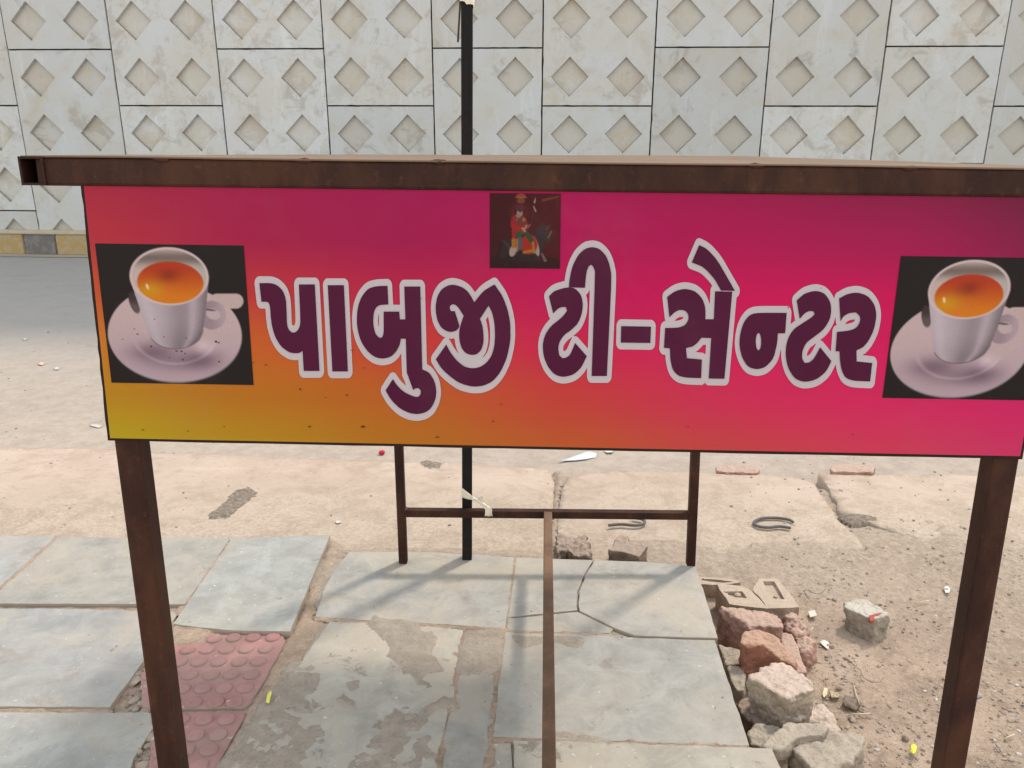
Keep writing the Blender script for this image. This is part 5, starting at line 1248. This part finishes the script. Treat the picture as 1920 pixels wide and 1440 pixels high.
def stone(name, label, cat, pts, ztop, zbot, mat, scale=1.0, shift=(0, 0), amp=.005, voxel=.0045, seed=0, crown=0.0, group=GR, tilt=(0, 0)):
    P = [G(x, y, ztop) for x, y in pts]
    if tilt != (0, 0):
        c = sum(P, Vector()) / len(P)
        Q = []
        for (x, y), p in zip(pts, P):
            z = ztop + (p.x - c.x) * tilt[0] + (p.y - c.y) * tilt[1]
            Q.append(G(x, y, z))
        P = Q
    o = rebase(link(name, rough_mesh(name, P, zbot, scale, shift, amp, voxel, seed, crown), mat))
    return tag(o, label, cat, group)
stone('brick_piece', 'large flat broken red-brown brick, second from the back of the heap', 'brick', r5([(355, 550), (560, 565), (900, 600), (1090, 645), (1190, 735), (1220, 830), (1170, 835), (960, 822), (760, 810), (640, 740), (430, 610)]), -.012, -.118, ROCK_RED, .92, (-.025, -.035), .0045, seed=1)
stone('brick_piece', 'bright orange-red broken brick in front of the large flat brick', 'brick', r5([(640, 960), (700, 895), (860, 878), (1020, 918), (1140, 985), (1190, 1060), (1250, 1150), (1330, 1240), (1392, 1310), (1380, 1372), (1290, 1330), (1160, 1250), (1020, 1120), (850, 1075), (660, 1062)]), .006, -.105, ROCK_ORANGE, .9, (-.012, -.035), .0045, seed=2, tilt=(-.05, .12))
stone('boulder', 'cream-topped squarish boulder in the middle of the heap', 'stone', r6([(385, 330), (480, 260), (640, 182), (800, 145), (920, 190), (1060, 270), (1200, 390), (1190, 470), (1050, 512), (930, 550), (850, 572), (700, 480), (540, 390), (450, 350)]), .034, -.075, ROCK_CREAM, .86, (-.003, -.022), .006, seed=3)
stone('brick_piece', 'flat pinkish brick lying right of the orange brick', 'brick', r5([(1200, 900), (1330, 918), (1400, 1050), (1450, 1230), (1540, 1440), (1400, 1450), (1300, 1250), (1180, 1010)]), -.050, -.125, ROCK_RED, 1.0, (0, 0), .002, seed=4)
stone('rubble_chunk', 'crumbly reddish chunk at the far right corner of the heap', 'stone', r5([(1228, 700), (1310, 640), (1395, 690), (1470, 760), (1530, 860), (1460, 920), (1390, 930), (1270, 880), (1232, 790)]), -.052, -.125, ROCK_RED, 1.0, (0, -.006), .010, .004, seed=5, crown=.012)
stone('rubble_chunk', 'crumbly reddish chunk right of the pinkish flat brick', 'stone', r5([(1380, 955), (1500, 930), (1590, 960), (1620, 1060), (1600, 1160), (1540, 1210), (1480, 1180), (1430, 1110), (1400, 1030)]), -.058, -.125, ROCK_RED, 1.05, (0, -.01), .009, .004, seed=6, crown=.008)
stone('rubble_stone', 'dusty grey stone wedged between slab edge and orange brick', 'stone', r5([(345, 1070), (480, 1090), (630, 1150), (640, 1340), (450, 1350), (390, 1200)]), -.062, -.125, ROCK_GREY, 1.0, (0, 0), .004, seed=7)
stone('rubble_stone', 'brown-grey stone below the slab edge left of the cream boulder', 'stone', r6([(150, 190), (290, 190), (372, 290), (365, 400), (345, 470), (260, 470), (200, 340)]), -.055, -.125, ROCK_GREY, 1.0, (0, -.01), .004, seed=8)
stone('rubble_stone', 'rounded brown stone under the left foot of the cream boulder', 'stone', r6([(275, 640), (310, 580), (400, 575), (560, 700), (760, 880), (500, 890), (380, 800), (300, 720)]), -.050, -.125, ROCK_DARK, .95, (0, -.01), .004, seed=9)
stone('rubble_stone', 'pale flat stone half buried right of the cream boulder', 'stone', r6([(1150, 660), (1290, 650), (1400, 750), (1460, 880), (1505, 965), (1480, 995), (1340, 985), (1250, 880), (1050, 840)]), -.075, -.13, ROCK_CREAM, 1.02, (0, 0), .005, seed=10, crown=.006)
stone('rubble_stone', 'pale cracked stone under the sharp grey flake', 'stone', r6([(400, 1000), (440, 940), (510, 900), (790, 900), (700, 1020), (560, 1155), (440, 1125)]), -.035, -.12, ROCK_GREY, .95, (0, -.004), .004, seed=11)
stone('stone_flake', 'sharp flat grey stone flake lying on top of the heap', 'stone', r6([(560, 1150), (680, 1010), (825, 885), (900, 858), (1100, 853), (1368, 915), (1290, 1010), (1120, 1020), (960, 1060), (850, 1160), (720, 1195)]), .004, -.030, ROCK_GREY, .9, (.0, -.006), .003, .004, seed=12, tilt=(.02, .10))
stone('boulder', 'largest brown-grey boulder at the near end of the heap', 'stone', r6([(900, 1120), (1100, 1050), (1300, 1010), (1500, 985), (1660, 985), (1790, 1030), (1805, 1110), (1690, 1240), (1500, 1390), (1380, 1500), (1230, 1490), (1100, 1330), (980, 1210)]), -.012, -.13, ROCK_GREY, .93, (-.004, -.018), .006, .006, seed=13)
q_ = stone('painted_stone', 'lone squarish stone with whitewashed top and a red mark on bare dirt', 'stone', z7([(1362, 350), (1395, 308), (1470, 292), (1560, 325), (1655, 382), (1650, 402), (1560, 432), (1480, 402), (1395, 372)]), -.040, -.118, ROCK_WHITE, .92, (.004, -.012), .005, .004, seed=14, group=None)
P = [G(x, y, -.041) + Vector((0, -.0015, 0)) for x, y in z7([(1528, 412), (1570, 400), (1606, 394), (1600, 408), (1560, 425), (1542, 446), (1532, 440)])]
M_REDM = plain('red_paint_mark', (.34, .085, .06), .8, .2)
mk = link('red_mark', prism_mesh('red_mark', [p + Vector((0, 0, .0035)) for p in jitter_outline(P, .004, .003, 9)], .010, .001), M_REDM, q_)
# bricks lying behind the slabs
stone('hollow_brick_piece', 'dark broken brick with eroded holes behind the rear rail', 'brick', z6([(243, 712), (350, 708), (445, 718), (466, 800), (464, 850), (380, 845), (320, 800), (243, 830)]), -.028, -.10, ROCK_DARK, 1.0, (0, -.01), .009, .0045, seed=15, group='bricks lying behind the slabs')
stone('notched_brick', 'dark brown brick with a notched top beside the right rear leg', 'brick', z6([(612, 800), (650, 745), (690, 697), (748, 703), (752, 738), (810, 762), (862, 748), (888, 768), (830, 850), (720, 815)]), -.006, -.10, ROCK_DARK, 1.0, (0, -.006), .0035, .0045, seed=16, group='bricks lying behind the slabs')
stone('brick_piece', 'flat pink brick at the road edge, nearer the right rear leg', 'brick', [(1343, 877), (1352, 871), (1400, 874), (1423, 880), (1421, 887), (1380, 886), (1345, 884)], -.045, -.12, ROCK_RED, 1.0, (0, -.008), .004, .006, seed=17, group='flat bricks at the road edge')
stone('brick_piece', 'flat pink brick at the road edge, nearer the right front leg', 'brick', [(1556, 877), (1574, 870), (1615, 872), (1641, 877), (1638, 885), (1600, 885), (1560, 884)], -.045, -.12, ROCK_RED, 1.0, (0, -.008), .004, .006, seed=18, group='flat bricks at the road edge')
# moulded bricks sunk in the ground, each with a frog
def frog_brick(label, pts, inner, z, thick, seed, lumps=()):
    top = [G(x, y, z) for x, y in pts]
    o_ = jitter_outline(top, .012, .003, seed)
    inn = [G(x, y, z) for x, y in inner]
    if sum((a.x * b.y - b.x * a.y) for a, b in zip(inn, inn[1:] + inn[:1])) * sum((a.x * b.y - b.x * a.y) for a, b in zip(top, top[1:] + top[:1])) < 0: inn.reverse()
    i_ = jitter_outline(inn, .012, .0012, seed + 1)
    bm = bmesh.new()
    a = [bm.verts.new(p) for p in o_]; b = [bm.verts.new(p) for p in i_]
    ci = sum(i_, Vector()) / len(i_)
    c = [bm.verts.new(ci + (p - ci) * .9 + Vector((0, 0, -.011))) for p in i_]
    d = [bm.verts.new(p + Vector((0, 0, -thick))) for p in o_]
    allv = a + b
    for t in tessellate_polygon([[v.co for v in a], [v.co for v in b]]):
        try: bm.faces.new([allv[k] for k in t])
        except ValueError: pass
    for L, K in ((b, c), (d, a)):
        m = len(L)
        for k in range(m): bm.faces.new((L[k], L[(k + 1) % m], K[(k + 1) % m], K[k]))
    bm.faces.new(c); bm.faces.new(d[::-1])
    bmesh.ops.recalc_face_normals(bm, faces=bm.faces)
    for (x, y, r_) in lumps:
        p = G(x, y, z - .009)
        q = bmesh.ops.create_icosphere(bm, subdivisions=2, radius=r_, matrix=Matrix.Translation(p) @ Matrix.Diagonal((1, 1, .6, 1)))
    bmesh.ops.triangulate(bm, faces=[f for f in bm.faces if len(f.verts) > 4])
    me = bm_mesh('moulded_brick', bm)
    o = rebase(link('moulded_brick', me, ROCK_TAN))
    return tag(o, label, 'brick', 'moulded bricks sunk in the ground')
ROCK_TAN = mat_rock('tan_brick', (.42, .31, .24), (.50, .40, .315), .8)
frog_brick('broken tan brick with a moulded hollow holding two round lumps', r5([(318, 245), (480, 255), (670, 280), (770, 330), (880, 440), (1010, 585), (760, 560), (490, 522), (440, 440), (360, 330)]), r5([(400, 355), (660, 348), (725, 445), (520, 425)]), -.028, .10, 41, [(1300 + 430 / 7.2, 1060 + 395 / 7.2, .009), (1300 + 600 / 7.2, 1060 + 405 / 7.2, .011)])
frog_brick('tan brick with a rectangular moulded hollow, right end of the row', r5([(880, 175), (1150, 178), (1300, 370), (1430, 562), (1220, 575), (1012, 580), (900, 440), (800, 330)]), r5([(940, 218), (1090, 216), (1235, 458), (1070, 450)]), -.062, .06, 43, [(1300 + 1110 / 7.2, 1060 + 425 / 7.2, .006)])
frog_brick('narrow tan brick with a slotted hollow at the back of the row', r5([(72, 150), (350, 172), (560, 200), (640, 232), (420, 250), (250, 262), (95, 252)]), r5([(110, 178), (330, 192), (545, 222), (420, 236), (240, 222), (105, 200)]), -.058, .06, 45)

# iron loops cast in the concrete
M_IRON = mat_steel('weathered_iron', (.11, .10, .105), (.15, .12, .10), .5, .6)
def loop_thing(label, pts, r_):
    P = [G(x, y, -.044) for x, y in pts]
    Q = []
    for i in range(len(P) - 1):
        a = P[max(0, i - 1)]; b = P[i]; c = P[i + 1]; d = P[min(len(P) - 1, i + 2)]
        for k in range(6):
            t = k / 6
            Q.append(.5 * ((2 * b) + (c - a) * t + (2 * a - 5 * b + 4 * c - d) * t * t + (3 * b - a - 3 * c + d) * t ** 3))
    Q.append(P[-1])
    o = rebase(link('iron_loop', tube_mesh('iron_loop', Q, r_, 10), M_IRON))
    return tag(o, label, 'iron loop', 'iron loops cast in the concrete')
loop_thing('bent grey iron loop seen just under the rear rail', [(1186, 971), (1202, 973), (1209, 978), (1205, 983), (1190, 985), (1165, 983), (1141, 985)], .0052)
loop_thing('bent grey iron loop lying in the open right of the table', [(1487, 979), (1478, 974), (1455, 971), (1428, 972), (1414, 979), (1419, 986), (1440, 989), (1462, 987), (1483, 990)], .0052)
# worn hole in the concrete filled with gravelly dirt
n_ = NB('gravelly_fill', .95, .1)
f_ = n_.noise(60, 6, .75); g_ = n_.noise(200, 4, .7)
M_FILL = n_.done(n_.mix(n_.step(f_, .4, .65), (.20, .16, .128), (.36, .295, .235)), n_.bump(g_, .8, .006, n_.bump(f_, .8, .012)))
def fill(pts, seed, z=-.0540, h=.003):
    return mud('gravel_patch', pts, z, h, .006, .007, M_FILL, seed, None, .012)
fill([(x / 3, 780 + y / 3) for x, y in [(1170, 555), (1240, 500), (1320, 420), (1380, 405), (1435, 415), (1430, 450), (1380, 490), (1310, 545), (1250, 570), (1190, 572)]], 61)
fill([(786, 868), (800, 864), (820, 867), (822, 876), (806, 881), (792, 878)], 62, -.056)
fill([(1580, 968), (1600, 962), (1620, 964), (1640, 970), (1625, 976), (1600, 980)], 63)

# ------------------------------------------------------------------ litter
def scrap(name, label, cat, pts, z, col, thick=.0012, curl=.006, seed=0, group=None):
    P = [G(x, y, z) for x, y in pts]
    xs = [p.x for p in P]; ys = [p.y for p in P]
    w = max(max(xs) - min(xs), max(ys) - min(ys))
    sp = max(w / 9, .002)
    f = 2.2 / w
    me = sheet_mesh(name, [(p.x, p.y) for p in P], sp, lambda x, y: z + curl * (.6 + noise.noise(Vector((x * f, y * f, seed))) + .5 * noise.noise(Vector((x * f * 2.3, y * f * 2.3, seed + 3)))))
    bm = bmesh.new(); bm.from_mesh(me)
    r = bmesh.ops.extrude_face_region(bm, geom=list(bm.faces))
    for v in r['geom']:
        if isinstance(v, bmesh.types.BMVert): v.co.z += thick
    bmesh.ops.recalc_face_normals(bm, faces=bm.faces)
    bm.to_mesh(me); bm.free()
    o = rebase(link(name, me, plain(name + '_surface', col, .6, .3, .08, 90)))
    return tag(o, label, cat, group)
scrap('plastic_bag', 'crumpled translucent white plastic bag on the far side of the concrete', 'bag', z6([(248, 183), (330, 150), (400, 128), (475, 105), (530, 118), (520, 140), (450, 160), (380, 168), (320, 172)]), -.095, (.52, .54, .57), .001, .006, 1)
scrap('paper_scrap', 'small white scrap just right of the plastic bag', 'litter', z6([(575, 98), (610, 92), (650, 100), (640, 116), (600, 118)]), -.095, (.62, .60, .56), .001, .010, 2)
scrap('yellow_wrapper', 'yellow and white wrapper strip on the stained slab beside the pink tile', 'litter', [(499, 1318), (501, 1305), (506, 1298), (510, 1300), (507, 1312), (505, 1321)], .001, (.70, .64, .12), .001, .004, 3)
scrap('yellow_leaf', 'bright yellow-green leaf on the dirt near the right front leg', 'leaf', [(1707, 1412), (1708, 1400), (1714, 1397), (1719, 1402), (1717, 1412), (1712, 1417)], -.105, (.62, .62, .05), .001, .005, 4)
scrap('paper_card', 'small white card with a dark bar beside the heap of bricks', 'litter', z7([(1120, 382), (1165, 374), (1180, 414), (1135, 424)]), -.100, (.58, .53, .45), .001, .003, 5)
scrap('paper_scrap', 'torn white paper between the brick heap and the lone stone', 'litter', z7([(1195, 590), (1225, 578), (1262, 592), (1255, 640), (1220, 625)]), -.104, (.60, .55, .48), .001, .006, 6)
scrap('paper_scrap', 'white folded scrap on dirt left of the right front leg', 'litter', [(1769, 1104), (1776, 1101), (1782, 1105), (1779, 1115), (1772, 1113)], -.100, (.62, .60, .56), .001, .006, 7)
scrap('paper_scrap', 'white scrap under the dark pebble beyond the lone stone', 'litter', [(1540, 1043), (1548, 1041), (1557, 1044), (1549, 1048)], -.085, (.58, .56, .52), .001, .005, 8)
scrap('pale_leaf', 'pale yellow dry leaf by the largest boulder', 'leaf', z7([(1213, 935), (1228, 900), (1250, 905), (1245, 945), (1225, 965)]), -.110, (.62, .55, .32), .001, .006, 9)
scrap('dry_leaf', 'curled tan dry leaf right of the pale yellow leaf', 'leaf', z7([(1262, 930), (1300, 922), (1330, 945), (1320, 965), (1275, 968)]), -.110, (.42, .32, .20), .001, .008, 10)
scrap('dry_leaf', 'crumpled dark brown dry leaf clump on the dirt beside the heap', 'leaf', z7([(1345, 990), (1370, 965), (1420, 960), (1450, 985), (1475, 1020), (1440, 1045), (1400, 1040), (1365, 1025)]), -.112, (.17, .12, .09), .0012, .014, 11)
scrap('pink_scrap', 'tiny pink wrapper on the road left of the sign', 'litter', [(72, 682), (78, 680), (84, 682), (80, 686), (73, 685)], -.096, (.62, .40, .36), .001, .005, 12)
scrap('paper_scrap', 'white scrap on the road just right of the pink wrapper', 'litter', [(101, 691), (107, 688), (112, 690), (110, 694), (103, 694)], -.096, (.50, .46, .41), .001, .005, 13)
scrap('paper_scrap', 'white scrap on the road near the left end of the sign', 'litter', [(168, 797), (178, 796), (192, 799), (186, 803), (172, 800)], -.096, (.50, .46, .41), .001, .004, 14)
scrap('paper_scrap', 'white scrap on the road farthest from the sign at left', 'litter', [(42, 636), (48, 634), (52, 636), (46, 639)], -.096, (.48, .44, .40), .001, .004, 15)
scrap('paper_scrap', 'faint white scrap on the concrete left of the left rear leg', 'litter', [(628, 979), (638, 977), (640, 980), (632, 983)], -.054, (.60, .55, .48), .001, .004, 16)
# small red pom-pom
c = G(716, 851, -.094)
bm = bmesh.new()
bmesh.ops.create_icosphere(bm, subdivisions=4, radius=1)
for v in bm.verts:
    k = 1 + .35 * noise.noise(v.co * 4)
    v.co = c + Vector((v.co.x * .013, v.co.y * .011, v.co.z * .010 + .006)) * k
tag(rebase(link('red_blossom', bm_mesh('red_blossom', bm, True), plain('red_petals', (.55, .03, .06), .8, .2))), 'small bright red blossom lying at the road edge', 'flower')
# thin wires and twigs
M_WIRE = plain('thin_wire', (.16, .125, .10), .7, .3); M_TWIG = plain('straw', (.55, .46, .33), .9, .1, .15, 60)
def wire(name, label, cat, pts, z, r_, mat):
    P = [G(x, y, z + .004) for x, y in pts]
    tag(rebase(link(name, tube_mesh(name, P, r_, 6), mat)), label, cat)
wire('wire', 'thin curled wire on the ground behind the lone stone', 'wire', r5([(1560, 450), (1520, 410), (1495, 360), (1510, 328), (1560, 340), (1610, 370), (1680, 385), (1740, 365), (1780, 320), (1785, 300)]), -.095, .0009, M_WIRE)
wire('wire', 'thin looped wire on the dirt right of the brick heap', 'wire', z7([(1390, 700), (1430, 745), (1470, 770), (1490, 820), (1540, 850), (1600, 850), (1625, 820)]), -.104, .0008, M_WIRE)
wire('twig', 'straight pale straw on the dirt left of the right front leg', 'twig', [(1716, 1131), (1730, 1128), (1742, 1126)], -.100, .0018, M_TWIG)
wire('twig', 'pale straw lying across the dry leaf clump', 'twig', z7([(1400, 1060), (1470, 1062), (1535, 1058)]), -.108, .0016, M_TWIG)
wire('twig', 'bent upright straw behind the dry leaf clump', 'twig', z7([(1425, 870), (1440, 930), (1465, 1000)]), -.106, .0015, M_TWIG)
wire('twig', 'short pale straw at the right frame edge below mid height', 'twig', [(1883, 1385), (1894, 1380), (1902, 1377)], -.105, .0018, M_TWIG)
wire('twig', 'short pale straw on dirt beside the white card', 'twig', z7([(1128, 512), (1142, 496), (1155, 484)]), -.100, .0018, M_TWIG)

# ------------------------------------------------------------------ pebbles and crumbs (nobody could count them)
n_ = NB('mixed_pebbles', .9, .2)
ri = n_.node('ShaderNodeNewGeometry').outputs['Random Per Island']
f_ = n_.noise(200, 4)
cr = n_.node('ShaderNodeValToRGB'); n_.put(cr.inputs[0], ri)
e = cr.color_ramp.elements
e[0].position = 0; e[0].color = (.21, .175, .145, 1); e[1].position = 1; e[1].color = (.62, .58, .52, 1)
for p_, c_ in ((.2, (.28, .22, .17, 1)), (.55, (.37, .295, .225, 1)), (.85, (.42, .345, .27, 1)), (.93, (.30, .29, .28, 1))):
    k = e.new(p_); k.color = c_
M_PEB = n_.done(n_.mix(n_.math('MULTIPLY', f_, .5), cr.outputs[0], (.2, .16, .13)))
rp = random.Random(77)
t_ = (1 + 5 ** .5) / 2
ICO = [Vector(v).normalized() for v in ((-1, t_, 0), (1, t_, 0), (-1, -t_, 0), (1, -t_, 0), (0, -1, t_), (0, 1, t_), (0, -1, -t_), (0, 1, -t_), (t_, 0, -1), (t_, 0, 1), (-t_, 0, -1), (-t_, 0, 1))]
ICF = [(0, 11, 5), (0, 5, 1), (0, 1, 7), (0, 7, 10), (0, 10, 11), (1, 5, 9), (5, 11, 4), (11, 10, 2), (10, 7, 6), (7, 1, 8), (3, 9, 4), (3, 4, 2), (3, 2, 6), (3, 6, 8), (3, 8, 9), (4, 9, 5), (2, 4, 11), (6, 2, 10), (8, 6, 7), (9, 8, 1)]
PV, PF = [], []
def pebble(x, y, z, r_):
    m = Matrix.Rotation(rp.uniform(0, 6.28), 3, 'Z') @ Matrix.Rotation(rp.uniform(0, .6), 3, 'X')
    sx, sy, sz = r_ * rp.uniform(.8, 1.4), r_ * rp.uniform(.7, 1.1), r_ * rp.uniform(.4, .8)
    b = len(PV)
    for v in ICO:
        k = rp.uniform(.75, 1.2)
        w = m @ Vector((v.x * sx * k, v.y * sy * k, v.z * sz * k))
        PV.append((x + w.x, y + w.y, z + w.z + sz * .35))
    PF.extend([(a + b, c + b, d + b) for a, c, d in ICF])
def scatter(n, x0, x1, y0, y1, lo, hi, zf, dens=None, power=2.6):
    k = 0
    while k < n:
        px, py = rp.uniform(x0, x1), rp.uniform(y0, y1)
        if dens and rp.random() > dens(px, py): continue
        p = G(px, py, -.095)
        r_ = lo + (hi - lo) * rp.random() ** power
        pebble(p.x, p.y, zf(p.x, p.y), r_); k += 1
def right_dens(px, py):
    edge = 1340 + (py - 1100) * .33 + 110
    if px < edge: return 0
    c = .5 + noise.noise(Vector((px * .008, py * .012, 0))) + .3 * noise.noise(Vector((px * .03, py * .04, 2)))
    return max(.05, min(1, c * (.35 + (py - 900) / 700)))
scatter(7000, 1400, 2150, 1040, 1640, .0007, .0060, ground_z, right_dens, 4.2)
scatter(45, 1480, 2100, 1050, 1500, .004, .011, ground_z, right_dens, 2)
scatter(260, 1360, 2050, 870, 1050, .0012, .008, lambda x, y: max(ground_z(x, y), apron_z(x, y)), None, 3)
scatter(160, -100, 1040, 860, 1010, .001, .0055, lambda x, y: apron_z(x, y), None, 3.5)
scatter(220, 1036, 1056, 885, 1040, .002, .010, ground_z, None, 2)
scatter(260, 545, 620, 1020, 1300, .001, .008, lambda x, y: -.012 if x > -.5 else ground_z(x, y), None, 3)
scatter(240, 205, 300, 1250, 1335, .002, .018, ground_z, None, 1.8)
scatter(200, 245, 330, 1345, 1500, .002, .014, ground_z, None, 2)
scatter(120, 320, 400, 1170, 1215, .001, .007, ground_z, None, 2)
scatter(120, 500, 1400, 1060, 1440, .0006, .0028, lambda x, y: .001, None, 2.5)
scatter(60, -60, 720, 560, 840, .003, .011, lambda x, y: -.097, None, 4)
tag(link('pebbles', mesh_from('pebbles', PV, PF), M_PEB), 'loose grit and pebbles scattered over dirt and concrete', 'gravel', kind='stuff')
